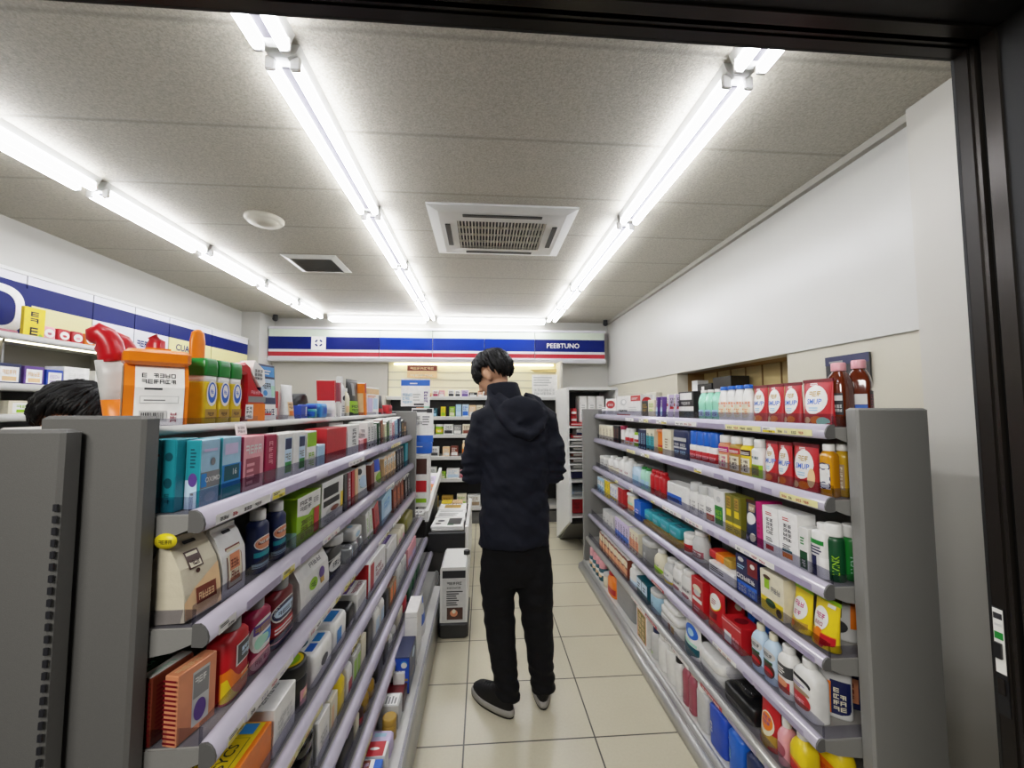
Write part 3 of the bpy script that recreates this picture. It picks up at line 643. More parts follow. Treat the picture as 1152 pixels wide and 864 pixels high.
run('R1', 721, 694, 1, lambda w: carton(w, .09, .155, 'W', [('r', .62, .72, 1, .98, 'R'), ('l', .66, .8, .96, .9, 2, 'W', 3), ('e', .3, .68, .14, .16, 'LGR'), ('e', .32, .7, .08, .1, 'VW'), ('g', .06, .22, .5, .36, 1, 5, 'ink', 3), ('r', 0, .03, .6, .1, 'R'), ('l', .55, .2, .95, .5, 3, 'LGR', 3)], R=[('e', .5, .66, .4, .24, 'R'), ('g', .25, .58, .75, .74, 1, 3, 'W', 2)], name='gift_carton'), 'large white gift carton with red corner', 'box')
run('R1', 693, 681, 1, lambda w: carton(w, .1, .14, 'W', [('e', .5, .66, .42, .24, 'R'), ('g', .25, .58, .75, .74, 1, 3, 'W', 2), ('r', .2, .1, .8, .3, 'LGR')], name='gift_carton'), 'white carton with round red emblem', 'box')
run('R1', 680, 674, 1, lambda w: jar(w*.45, .07, 'W', 'LGR', [('g', .2, .2, .8, .8, 2, 3, 'ink', 3)]), 'small white jar', 'jar')
# second shelf
AMB = lambda k: (lambda w: bottle(.043, .043, .165, ['amber', 'amber_gold', 'amber_gold'][k], (.72, .13, 'W'), 4, .13, [('r', .3, .12, .66, .82, 'W'), ('t', 'OLVO', .48, .48, .2, 'NB', True)] if k == 0 else ([('r', .32, .1, .68, .8, 'BG'), ('g', .38, .14, .62, .76, 6, 1, 'CR', 3)] if k == 1 else [('l', .3, .4, .7, .8, 5, 'CR', 3)]), name='drink_bottle', lab=(.08, .86)))
second(AMB(0), 1.100, 1.222, 'R2', 'amber oil bottle with white upright label, front one on the right rack', 'bottle', 12)
second(AMB(1), 1.146, 1.222, 'R2', "amber oil bottle with brown label, middle one at the right rack's end", 'bottle', 15)
second(AMB(2), 1.192, 1.222, 'R2', "amber oil bottle without white label beside the right rack's end panel", 'bottle', 15)
run('R2', 916, 886, 1, lambda w: pouch(w, .05, .158, 'R', OV+[('e', .85, .3, .1, .2, 'PE')], seal='DR'), 'big red refill pouch with fruit picture', 'pouch')
run('R2', 886, 856, 2, lambda w: pouch(w, .046, .155, 'R', OV, seal='DR'), 'red refill pouch with white oval badge', 'pouch')
run('R2', 856, 843, 1, lambda w: bottle(w, .05, .155, 'W', (.62, .2, 'W'), 3, .12, [('g', .3, .72, .7, .86, 1, 2, 'DT', 3), ('r', .1, .0, .9, .5, 'LG'), ('r', .22, .08, .68, .46, 'OL'), ('g', .3, .14, .6, .4, 2, 2, 'DG', 3)], name='shampoo_bottle', lab=(.05, .85)), 'white bottle with lime green lower label', 'bottle')
for px0, px1, c, t_, nm in ((843, 831, 'Y', 'BR', 'yellow'), (831, 818, 'GO', 'R', 'golden'), (818, 806, 'SA', 'MG', 'salmon orange')):
    run('R2', px0, px1, 1, lambda w, c=c, t_=t_: bottle(w, .05, .158, c, (.66, .2, 'W'), 3, .12, [('r', .12, .72, .88, .94, t_), ('l', .2, .76, .8, .88, 2, 'W', 2), ('r', .2, .08, .8, .62, 'CR'), ('g', .28, .12, .72, .58, 3, 2, t_ if t_ != 'R' else 'BR', 3)], name='shampoo_bottle', lab=(.05, .9)), f'{nm} bottle with white cap', 'bottle')
run('R2', 805, 775, 4, lambda w: bottle(w, .055, .165, 'W', (.97, .42, 'BB'), 5, .08, [('r', 0, .2, 1, .74, 'R'), ('g', .2, .34, .8, .6, 1, 3, 'PK', 3)], name='detergent_bottle', lab=(.04, .9)), 'red-labelled bottle with big blue top', 'bottle', gap=.98)
run('R2', 774, 756, 1, lambda w: pack(w, .09, .16, 'DB', [('r', 0, .68, 1, .84, 'LGR'), ('r', 0, .34, 1, .42, 'LGR'), ('g', .1, .46, .46, .62, 1, 3, 'W', 3), ('g', .56, .46, .94, .62, 1, 3, 'W', 5), ('g', .1, .1, .46, .28, 1, 3, 'LB', 3), ('g', .56, .1, .94, .28, 1, 3, 'LB', 5), ('r', .485, 0, .515, .66, 'ink')], name='wrapped_pack', rnd=.04), 'navy four-part wrapped pack with white bands', 'pack')
run('R2', 755, 745, 1, lambda w: book(w, .09, .155, 'CR', [('l', .3, .3, .7, .7, 4, 'BG', 3)], name='hardback_book'), 'pale cream blank-spined book', 'book')
run('R2', 744, 737, 1, lambda w: bottle(w, .04, .15, 'O', (.8, .1, 'SA'), 3, .1, [('r', .1, .1, .9, .5, 'R'), ('e', .5, .2, .3, .15, 'Y')], name='juice_bottle'), 'slim orange bottle', 'bottle')
run('R2', 736, 727, 2, lambda w: book(w, .09, .145, 'CR', art_spine('DG', 4, [(.1, .7, 'TQ')])), 'cream paperback with teal spine panel', 'book')
run('R2', 726, 718, 3, lambda w: book(w, .09, .135, 'NB', art_spine('LB', 5)), 'thin navy paperback', 'book')
run('R2', 717, 712, 1, lambda w: bottle(w, .04, .11, 'W', (.6, .16, 'LG'), 3, .15, [('r', 0, .1, 1, .5, 'LG'), ('r', 0, .6, 1, .9, 'R')]), 'small white bottle with lime label', 'bottle')
run('R2', 711, 702, 2, lambda w: bottle(w, .05, .13, 'W', (.5, .14, 'W'), 2.6, .2, [('r', .1, .4, .9, .75, 'R'), ('r', .2, .1, .8, .3, 'PE')]), 'white bottle with red band', 'bottle')
run('R2', 701, 697, 1, lambda w: bottle(w, .04, .145, 'W', (.7, .2, 'CM'), 3, .15, [('r', .2, .1, .8, .4, 'BG')]), 'white bottle with crimson cap', 'bottle')
run('R2', 696, 690, 2, lambda w: book(w, .09, .14, 'LBK', art_spine('RB', 6)), 'black paperback', 'book')
run('R2', 689, 674, 4, lambda w: book(w, .09, .13, 'CR', art_spine('BG', 7), name='notebook'), 'cream notebook', 'book')
# third shelf
second(lambda w: sprayhead(.052, .052, .175, 'DG', [('t', 'LVINK', .5, .45, .17, 'LG', True)]), 1.104, 1.222, 'R3', 'dark green cleaner bottle with tall white top, front one on the right rack', 'bottle', 50)
second(lambda w: sprayhead(.054, .054, .17, 'G', [('t', 'LVIN', .5, .45, .2, 'MI', True)]), 1.161, 1.222, 'R3', "green cleaner bottle with white top by the right rack's end panel", 'bottle', 60)
run('R3', 928, 911, 1, lambda w: bottle(w, .05, .17, 'W', (.55, .12, 'W'), 4, .08, [('r', .05, .0, .5, .45, 'NB'), ('r', .55, 0, 1, .45, 'VW'), ('r', .0, .72, .8, .82, 'G'), ('l', .1, .5, .8, .7, 3, 'NB', 3), ('g', .2, .08, .42, .34, 2, 1, 'W', 3)], name='cleaner_bottle', lab=(.03, .95)), 'white bottle with green stripe and navy corner', 'bottle')
run('R3', 910, 899, 1, lambda w: carton(w, .06, .14, 'W', [('r', .1, .05, .9, .45, 'DG'), ('g', .3, .1, .7, .3, 1, 2, 'W', 3), ('l', .2, .6, .8, .8, 3, 'G', 4)]), 'white carton with dark green foot', 'box')
run('R3', 898, 876, 1, lambda w: carton(w, .07, .172, 'VW', art_tall('ink', 4, 'O')+[('r', .2, .2, .72, .25, 'DT')]), 'tall white medicine carton with black print', 'box')
run('R3', 876, 858, 1, lambda w: carton(w, .07, .17, 'VW', art_tall('ink', 9, 'R')), 'tall white medicine carton with red foot', 'box')
run('R3', 857, 851, 1, lambda w: carton(w, .09, .175, 'MG', [('l', .2, .3, .8, .6, 3, 'CM', 3)]), 'narrow magenta carton', 'box')
run('R3', 851, 835, 1, lambda w: pouch(w, .04, .165, 'DB', [('e', .5, .58, .34, .14, 'W'), ('r', .25, .74, .75, .92, 'BG'), ('g', .3, .78, .7, .88, 1, 3, 'CR', 3), ('e', .72, .16, .16, .1, 'CR'), ('g', .1, .08, .5, .2, 1, 3, 'LP', 4)], seal='BR'), 'navy refill pouch with white oval', 'pouch')
run('R3', 834, 816, 2, lambda w: carton(w, .06, .165, 'OL', [('r', 0, 0, 1, .3, 'Y'), ('g', .1, .05, .9, .22, 1, 4, 'OL', 3), ('r', .2, .45, .8, .62, 'Y'), ('r', .25, .66, .78, .95, 'GO'), ('g', .3, .7, .72, .92, 3, 2, 'BR', 5)]), 'olive and yellow slim carton', 'box')
run('R3', 815, 803, 1, lambda w: carton(w, .06, .165, 'W', [('r', .1, .08, .86, .58, 'G'), ('g', .2, .2, .76, .5, 2, 3, 'LG', 3), ('e', .5, .76, .2, .08, 'LGR')]), 'white carton with leafy green panel', 'box')
run('R3', 802, 793, 1, lambda w: bottle(w, .05, .165, 'W', (.72, .26, 'LGR'), 4, .08, [('r', .1, .05, .95, .4, 'R'), ('e', .5, .2, .3, .12, 'SA'), ('l', .2, .52, .8, .8, 3, 'ink', 3)], name='lotion_bottle'), 'white lotion bottle with red panel', 'bottle')
run('R3', 793, 774, 2, lambda w: bottle(w, .05, .16, 'W', (.72, .26, 'LGR'), 4, .08, [('g', .28, .2, .72, .8, 5, 2, 'GR', 3)], name='lotion_bottle'), 'plain white lotion bottle with grey print', 'bottle')
run('R3', 773, 749, 1, lambda w: pack(w, .08, .12, 'W', [('r', 0, .05, .8, .5, 'BB'), ('g', .08, .1, .7, .4, 1, 6, 'NB', 4)], rnd=.05), 'low white pack with blue panel', 'pack')
run('R3', 760, 749, 1, lambda w: jar(w*.5, .07, 'NB', 'W', [('g', .2, .2, .8, .8, 2, 2, 'PU', 3)]), 'dark navy tub behind the blue-white pack', 'jar', back=.1, lift=.0)
run('R3', 745, 730, 3, lambda w: bottle(w, .06, .15, 'R', (.7, .12, 'R'), 2.6, .15, [('l', .3, .3, .7, .5, 2, 'DR', 3)]), 'plain red bottle', 'bottle')
run('R3', 729, 719, 2, lambda w: bottle(w, .05, .145, 'MI', (.5, .1, 'G'), 2.4, .3, [('r', .2, .1, .8, .6, 'LB')]), 'pale green bottle with green cap', 'bottle')
run('R3', 718, 709, 1, lambda w: bottle(w, .06, .145, 'SK', (.5, .08, 'LGR'), 2.8, .25, [('r', .2, .1, .8, .7, 'LB')]), 'pale grey-green bottle', 'bottle')
run('R3', 707, 695, 2, lambda w: bottle(w, .09, .165, 'W', (.35, .1, 'W'), 3.5, .2, [('g', .3, .4, .7, .6, 1, 3, 'RO', 3)], name='jug'), 'large white jug', 'bottle')
run('R3', 694, 683, 2, lambda w: bottle(w, .08, .14, 'W', (.5, .12, 'W'), 3, .2, [('r', .1, .05, .9, .5, 'CR'), ('r', .1, .55, .9, .62, 'BG')]), 'white bottle with beige label', 'bottle')
run('R3', 682, 673, 2, lambda w: jar(w*.46, .11, 'LGR', 'W', [('g', .2, .2, .8, .8, 2, 2, 'GR', 3)]), 'small grey-white jar', 'jar')
# fourth shelf
run('R4', 945, 929, 1, lambda w: pouch(.1, .05, .135, 'LGR', [('r', .2, .5, .6, .95, 'OL'), ('e', .5, .3, .26, .14, 'ink'), ('r', .82, .3, .98, .9, 'O')], name='snack_pouch'), 'grey snack pouch with dark picture by end panel', 'pouch', back=.1, yaw=35, w=.09)
run('R4', 934, 906, 1, lambda w: pouch(w, .055, .145, 'Y', [('r', .02, .02, .98, .3, 'O'), ('r', .55, .02, .98, .28, 'R'), ('e', .4, .56, .34, .24, 'W'), ('g', .2, .56, .62, .7, 1, 3, 'MG', 3), ('g', .22, .42, .6, .52, 1, 3, 'CM', 5), ('e', .45, .33, .14, .05, 'O'), ('r', .6, .85, .9, .92, 'W')], name='snack_pouch', seal='LG'), 'yellow snack pouch with pink lettering, bigger one', 'pouch', rock=6)
run('R4', 905, 884, 1, lambda w: pouch(w, .05, .14, 'Y', [('r', .05, .02, .95, .24, 'GO'), ('e', .5, .52, .4, .26, 'W'), ('g', .25, .56, .75, .72, 1, 3, 'MG', 4), ('g', .3, .36, .7, .5, 1, 2, 'MG', 6), ('e', .3, .14, .16, .08, 'O')], name='snack_pouch', seal='LG'), 'yellow snack pouch with round pink lettering', 'pouch', rock=6)
run('R4', 883, 855, 1, lambda w: carton(w, .06, .145, 'CR', [('r', .03, .03, .97, .36, 'Y'), ('e', .45, .26, .22, .1, 'DG'), ('e', .8, .14, .12, .1, 'BR'), ('r', .2, .58, .42, .84, 'LG'), ('e', .32, .86, .16, .05, 'BR'), ('g', .5, .56, .9, .74, 1, 3, 'GR', 4)], name='food_carton'), 'cream food carton with yellow fruit picture', 'box')
run('R4', 853, 828, 1, lambda w: carton(w, .04, .15, 'NB', [('r', .55, .6, 1, 1, 'DR'), ('e', .25, .9, .14, .06, 'LGR'), ('l', .08, .66, .5, .78, 2, 'LB', 3), ('g', .05, .4, .9, .55, 1, 5, 'W', 7), ('r', .06, .04, .96, .34, 'BB'), ('g', .12, .08, .5, .28, 2, 3, 'W', 2), ('g', .58, .08, .9, .28, 2, 2, 'LB', 3), ('e', .8, .86, .1, .06, 'W')], name='blister_card'), 'navy printed card pack with dark red corner', 'box')
run('R4', 826, 797, 1, lambda w: carton(w, .12, .05, 'VW', [('l', .06, .25, .6, .75, 3, 'ink', 2)], [], name='open_tray'), 'low white open tray', 'tray')
for i, (px, c) in enumerate(((822, 'GO'), (813, 'O'), (806, 'R'))):
    run('R4', px, px-9, 1, lambda w, c=c: pack(w, .07, .035, c, rnd=.12), f"small {['golden', 'orange', 'red'][i]} packet in the white open tray", 'packet', lift=.052, back=.02)
run('R4', 800, 790, 1, lambda w: carton(w, .06, .135, 'LBK', [('r', .06, .1, .94, .9, 'GO'), ('g', .16, .5, .84, .8, 2, 3, 'ink', 3), ('e', .5, .3, .2, .12, 'BR')]), 'black and gold carton behind the white tray', 'box', back=.13)
run('R4', 788, 776, 1, lambda w: bottle(w, .07, .14, 'LGR', (.6, .14, 'W'), 2.6, .35, [('r', .1, .1, .9, .5, 'RO'), ('g', .2, .16, .8, .44, 2, 3, 'W', 3)], name='lotion_bottle'), 'grey-white bottle with dull red label', 'bottle')
run('R4', 775, 766, 1, lambda w: jar(w*.47, .1, 'W', 'W', [('r', 0, .1, 1, .75, 'R')], lidh=.26), 'white jar with red wrap label', 'jar')
o = run('R4', 765, 722, 1, lambda w: carton(w, .16, .022, 'GO', name='product_tray'), 'long orange-brown cardboard tray', 'tray')
run('R4', 763, 724, 4, lambda w: pack(w, .1, .06, 'TQ', [('g', .2, .3, .8, .7, 1, 4, 'LB', 3)], T=[('r', .1, .1, .9, .6, 'DT'), ('g', .2, .2, .8, .5, 1, 4, 'LB', 5)], rnd=.16), 'teal packet in the orange tray', 'packet', lift=.025, back=.02)
run('R4', 721, 713, 1, lambda w: carton(w, .08, .12, 'BB', [('l', .2, .3, .8, .6, 2, 'LP', 3)]), 'periwinkle blue carton', 'box')
run('R4', 712, 702, 1, lambda w: bottle(w, .06, .14, 'CR', (.5, .12, 'W'), 2.2, .35, [('e', .5, .4, .3, .3, 'SA'), ('r', .3, .6, .7, .8, 'MI')], waist=.08), 'cream waisted bottle with peach label', 'bottle')
run('R4', 701, 695, 1, lambda w: book(w, .09, .14, 'R', art_spine('DR', 3)), 'bright red book', 'book')
run('R4', 694, 686, 3, lambda w: book(w, .09, .13, 'W', art_spine('BB', 8, [(.1, .3, 'Y')])), 'white book with yellow foot', 'book')
run('R4', 685, 680, 2, lambda w: book(w, .09, .135, 'Y', art_spine('OL', 8)), 'yellow paperback', 'book')
run('R4', 679, 672, 3, lambda w: book(w, .09, .13, 'LB', art_spine('NB', 8, [(.5, .8, 'W')])), 'pale blue paperback', 'book')
# fifth shelf
run('R5', 948, 934, 1, lambda w: pouch(.12, .05, .15, 'NB', [('r', .25, .12, .85, .6, 'SA'), ('g', .32, .18, .78, .54, 3, 3, 'RB', 3)], name='snack_pouch'), 'navy snack pouch with peach picture by end panel', 'pouch', back=.16, yaw=40, w=.1)
run('R5', 934, 920, 1, lambda w: pouch(.11, .05, .155, 'LGR', [('r', .5, .08, .98, .7, 'NB'), ('r', .26, .08, .52, .66, 'O'), ('g', .58, .15, .9, .6, 4, 2, 'CR', 3)], name='snack_pouch'), 'grey pouch with orange and navy panel', 'pouch', back=.08, yaw=40, w=.1)
run('R5', 917, 889, 1, lambda w: bottle(w, .065, .172, 'W', (.42, .14, 'W'), 3.4, .2, [('e', .4, .74, .3, .12, 'ink'), ('e', .38, .66, .28, .12, 'W'), ('e', .4, .3, .28, .2, 'R'), ('g', .26, .2, .54, .36, 1, 3, 'PK', 3), ('e', .4, .52, .26, .06, 'BG'), ('l', .3, .6, .6, .7, 2, 'PU', 3)], name='softener_bottle', lab=(.05, .9)), 'large white square-shouldered bottle with red emblem', 'bottle')
run('R5', 888, 872, 1, lambda w: bottle(w, .06, .165, 'W', (.6, .14, 'W'), 3, .2, [('r', .1, .5, .95, .82, 'DGR'), ('l', .2, .56, .7, .76, 3, 'W', 3), ('r', .1, .1, .8, .4, 'R'), ('e', .5, .34, .2, .1, 'SA')], name='softener_bottle', lab=(.05, .9)), 'white bottle with grey and red labels', 'bottle')
run('R5', 871, 843, 2, lambda w: bottle(w, .055, .168, 'SK', (.42, .14, 'CR'), 3, .24, [('e', .5, .72, .34, .14, 'LGR'), ('g', .3, .66, .7, .8, 1, 3, 'ink', 3), ('e', .5, .3, .3, .2, 'BR'), ('e', .5, .24, .2, .12, 'R'), ('r', .3, .48, .7, .56, 'DG')], name='softener_bottle', lab=(.05, .9), waist=.03), 'pale blue-white bottle with dark oval label', 'bottle')
run('R5', 868, 836, 2, lambda w: pouch(w, .04, .18, 'DB', [('e', .5, .6, .3, .2, 'BB')], seal='NB'), 'blue refill pouch behind the pale bottles', 'pouch', back=.1)
run('R5', 834, 812, 1, lambda w: carton(w, .09, .1, 'R', [('r', 0, .86, 1, .92, 'PK'), ('r', .12, .1, .5, .5, 'W'), ('g', .55, .14, .9, .5, 2, 2, 'PK', 3)], T=[('e', .5, .5, .2, .3, 'DR')], name='detergent_box'), 'bright red detergent box with white patch', 'box')
run('R5', 832, 812, 1, lambda w: pouch(w, .05, .175, 'R', [('e', .5, .78, .34, .13, 'LGR'), ('e', .82, .5, .14, .08, 'CR')], seal='DR'), 'red refill pouch behind the red box', 'pouch', back=.11)
run('R5', 810, 792, 1, lambda w: pouch(w, .055, .165, 'R', [('e', .5, .68, .38, .2, 'Y'), ('e', .5, .7, .36, .19, 'W'), ('l', .3, .62, .7, .76, 3, 'RO', 3), ('r', .25, .28, .75, .44, 'DR'), ('l', .3, .1, .7, .2, 2, 'O', 3)], seal='R'), 'red refill pouch with round white badge', 'pouch')
run('R5', 791, 778, 1, lambda w: carton(w, .08, .165, 'R', [('e', .5, .72, .36, .1, 'CR'), ('e', .5, .6, .3, .08, 'LGR'), ('r', .1, .36, .9, .46, 'W'), ('l', .2, .1, .8, .26, 2, 'PK', 3)], name='detergent_box'), 'narrow red carton with cream oval', 'box')
run('R5', 776, 755, 2, lambda w: bottle(w, .06, .16, 'W', (.62, .16, 'W'), 3.4, .14, [('r', .15, .5, .85, .74, 'LGR'), ('g', .25, .54, .75, .7, 1, 3, 'ink', 3), ('e', .5, .28, .2, .1, 'RO')], name='lotion_bottle'), 'white upright bottle with grey name label', 'bottle')
run('R5', 754, 744, 1, lambda w: bottle(w, .08, .14, 'LGR', (.5, .14, 'W'), 2.4, .35, [('e', .5, .5, .4, .4, 'W'), ('g', .3, .5, .7, .7, 1, 3, 'GR', 3), ('r', .1, .05, .9, .2, 'Y')], name='squeeze_bottle'), 'grey bottle with white oval', 'bottle')
run('R5', 743, 733, 1, lambda w: bottle(w, .08, .145, 'CR', (.4, .12, 'W'), 2.4, .35, [('e', .5, .3, .4, .22, 'LG'), ('g', .3, .55, .7, .7, 1, 3, 'GR', 3)], name='squeeze_bottle'), 'cream bottle with lime fruit picture', 'bottle')
run('R5', 731, 719, 1, lambda w: jar(w*.5, .15, 'GR', 'LGR', [('r', .1, .1, .7, .7, 'LGR'), ('r', .2, .2, .6, .5, 'GR')], e=3, lidh=.22), 'grey canister with pale label', 'jar')
run('R5', 718, 708, 3, lambda w: book(w, .1, .15, 'CR', art_spine('RO', 3, [(.2, .6, 'SA')])), 'cream and peach paperback', 'book')
run('R5', 707, 692, 5, lambda w: book(w, .1, .15, 'LP', art_spine('NB', 4, [(.1, .4, 'BB')])), 'lilac paperback', 'book')
run('R5', 690, 678, 3, lambda w: carton(w, .09, .13, 'LGR', [('l', .2, .3, .8, .6, 2, 'GR', 3)]), 'pale grey carton', 'box')
# sixth shelf
run('R6', 940, 912, 1, lambda w: bottle(.12, .08, .17, 'Y', (.34, .16, 'W'), 2.6, .4, [('e', .5, .4, .35, .3, 'O'), ('g', .3, .3, .7, .55, 1, 3, 'R', 3)], name='detergent_bottle'), 'fat yellow bottle with white cap by end panel', 'bottle', w=.1, back=.09)
run('R6', 905, 884, 1, lambda w: bottle(w, .07, .165, 'Y', (.5, .2, 'W'), 2.6, .3, [('e', .4, .4, .35, .3, 'O'), ('e', .4, .4, .25, .2, 'R')], name='detergent_bottle'), 'yellow bottle with tall white cap', 'bottle')
run('R6', 882, 872, 1, lambda w: bottle(w, .06, .15, 'PK', (.7, .22, 'W'), 2.6, .25, [('e', .5, .5, .3, .3, 'RO')], name='detergent_bottle'), 'pink bottle with round white cap', 'bottle')
run('R6', 871, 849, 1, lambda w: pouch(w, .06, .15, 'R', [('r', .02, .0, .98, .34, 'GO'), ('e', .5, .5, .36, .25, 'CR'), ('e', .5, .54, .3, .18, 'O'), ('g', .3, .48, .7, .68, 2, 3, 'PU', 3)], seal='DR', name='snack_pouch'), 'red and gold snack pouch', 'pouch')
run('R6', 846, 812, 1, lambda w: pack(w, .14, .07, 'BK', T=[('l', .2, .2, .8, .7, 4, 'DGR', 3)], rnd=.14), 'black shrink-wrapped pack', 'pack')
run('R6', 845, 814, 1, lambda w: pack(w, .1, .03, 'clear_film', rnd=.1, name='film_packet'), 'clear film packet atop the black pack', 'packet', lift=.073, back=.02)
o = run('R6', 812, 784, 1, lambda w: jar(w*.5, .10, 'LGR', 'W', [('r', .86, .1, .98, .8, 'DGR')], lidh=.42, lr=1.06, e=5, d=.16, name='food_container'), 'white lidded food container', 'container', back=.005)
run('R6', 783, 765, 1, lambda w: pouch(w, .06, .145, 'W', [('e', .5, .72, .42, .2, 'BB'), ('e', .5, .7, .2, .1, 'LB'), ('r', .02, .02, .98, .34, 'DT'), ('r', .1, .36, .9, .44, 'MI')], name='refill_pouch'), 'white refill pouch with blue sun badge', 'pouch')
run('R6', 763, 741, 1, lambda w: pack(w, .12, .055, 'LGR', [('r', .5, .1, .66, .9, 'RB'), ('r', .7, .1, .86, .9, 'GO')], rnd=.08), 'grey pack with brown end stripes', 'pack')
run('R6', 763, 741, 1, lambda w: pack(w*.96, .12, .035, 'W', rnd=.16), 'white soft pack stacked on the grey pack', 'pack', lift=.058)
run('R6', 763, 743, 1, lambda w: pack(w*.8, .1, .03, 'W', rnd=.2), 'topmost white pack of the small stack', 'pack', lift=.096, back=.01)
run('R6', 739, 729, 1, lambda w: jar(w*.5, .12, 'LB', 'LGR', [('g', .2, .2, .8, .7, 2, 3, 'NB', 3)], e=3), 'pale blue jar', 'jar')
run('R6', 728, 716, 2, lambda w: carton(w, .1, .11, 'DT', [('r', 0, .4, 1, .95, 'SK'), ('l', .2, .5, .8, .8, 2, 'NB', 3)]), 'dark teal carton with pale top', 'box')
run('R6', 715, 706, 1, lambda w: bottle(w, .08, .14, 'W', (.5, .14, 'W'), 2.6, .25, [('r', .1, .1, .9, .5, 'SK')]), 'white bottle with pale label', 'bottle')
run('R6', 705, 674, 8, lambda w: book(w, .1, .14, 'RB', art_spine('PE', 3, [(.1, .5, 'SA'), (.6, .9, 'CR')]), name='magazine'), 'brown and peach magazine spine', 'magazine', lean=5)
# base shelf
run('R7', 862, 836, 1, lambda w: bottle(w, .09, .2, 'DB', (.5, .12, 'NB'), 3.6, .14, [('t', 'AD', .3, .5, .2, 'LP', False)], name='detergent_bottle'), 'deep navy bottle with grey lettering', 'bottle')
run('R7', 834, 817, 1, lambda w: bottle(w, .08, .2, 'BB', (.5, .1, 'BB'), 3.6, .14, [('t', 'ELE', .34, .5, .16, 'MI', True), ('l', .1, .9, .4, .96, 1, 'W', 3)], name='detergent_bottle'), 'bright blue bottle with upright lettering', 'bottle')
run('R7', 815, 796, 1, lambda w: bottle(w, .08, .205, 'B', (.6, .1, 'B'), 4, .08, [('t', 'ELB', .36, .55, .18, 'W', True)], name='detergent_bottle'), 'royal blue bottle with white upright lettering', 'bottle')
run('R7', 794, 781, 1, lambda w: bottle(w, .07, .2, 'LGR', (.8, .14, 'W'), 3, .12, [], name='cleaner_bottle'), 'plain grey-white tall bottle', 'bottle')
run('R7', 780, 766, 2, lambda w: bottle(w, .06, .2, 'RO', (.7, .12, 'PK'), 3, .16, [('l', .2, .05, .8, .1, 1, 'PK', 3)], name='cleaner_bottle', waist=.05), 'dusky pink tall bottle', 'bottle')
run('R7', 764, 758, 1, lambda w: bottle(w, .04, .17, 'W', (.7, .14, 'BK'), 3, .1, []), 'thin white bottle with black cap', 'bottle')
run('R7', 757, 738, 2, lambda w: bottle(w, .08, .2, 'W', (.76, .16, 'W'), 2.6, .12, [], name='cleaner_bottle'), 'plain white round-topped bottle', 'bottle')
run('R7', 737, 730, 1, lambda w: bottle(w, .07, .17, 'LGR', (.6, .2, 'DB'), 2.4, .2, [('l', .2, .1, .7, .3, 2, 'LG', 3)]), 'grey bottle with navy cap', 'bottle')
run('R7', 728, 716, 1, lambda w: carton(w, .04, .2, 'W', [('r', .08, .05, .92, .95, 'SA'), ('r', .14, .08, .86, .92, 'OL'), ('g', .18, .12, .82, .88, 5, 2, 'PE', 4)], name='picture_carton'), 'white-edged carton with olive picture panel', 'box')
run('R7', 713, 692, 1, lambda w: pack(w, .1, .19, 'GR', rnd=.03), 'large plain grey carton-like pack', 'pack', back=.02)
run('R7', 690, 682, 1, lambda w: bottle(w, .08, .17, 'O', (.5, .12, 'R'), 3, .3, [('r', .1, .1, .9, .5, 'R')]), 'orange-red bottle', 'bottle')
run('R7', 681, 677, 1, lambda w: jar(w*.46, .1, 'CR', 'LGR'), 'cream lidded pot', 'jar')
run('R7', 676, 662, 4, lambda w: bottle(w, .07, .16, 'DT', (.7, .4, 'PK'), 2.4, .16, [('r', 0, .6, 1, .95, 'W'), ('e', .5, .5, .3, .2, 'PE')]), 'dark teal bottle with pale pink top', 'bottle')
# ================================================================== LEFT RACK
# ---- top ledge
def put(o, x, y, z, rz, lab, cat, lean=0, rock=0, group=None):
    o.location = (x, y, z); o.rotation_euler = (Matrix.Rotation(rad(rz), 3, 'Z') @ Matrix.Rotation(rad(lean), 3, 'Y') @ Matrix.Rotation(rad(-rock), 3, 'X')).to_euler(); tag(o, lab, cat, group); return o
Z0 = 1.4122
def bent(name='cleaner_bottle'):
    b = MB(); b.loft([sring(.082, .06, z, 3, 20, cx=dx) for z, dx in ((0, 0), (.004, 0), (.055, -.006))], 'O')
    o = b.build(name)
    g = MB(); g.loft([sring(.082-.006*t, .06, .055+.085*t, 3, 20, cx=-.006-.014*t) for t in (0, .3, .6, 1)], 'LGR'); g.build('label_sleeve', o)
    r = MB(); r.tube([(-.02, 0, .138), (-.022, 0, .155), (-.026, 0, .172), (-.036, 0, .187), (-.050, 0, .196), (-.062, 0, .190), (-.068, 0, .182)], [(.036, .031), (.036, .031), (.035, .031), (.033, .031), (.029, .027), (.022, .020), (.012, .008)], 'R_s', 18, side=(0, 1, 0)); r.build('bent_cap', o); return o
BT = bent(); BT.scale = (.84, .9, 1.10)
put(BT, -.872, 1.055, Z0, 40, 'orange and grey cleaner bottle with bent red cap, front one on the left ledge', 'bottle', lean=-3)
put(dup(BT), -.925, 1.16, Z0, 40, 'cleaner bottle with bent red cap, half hidden behind its twin', 'bottle', lean=-3)
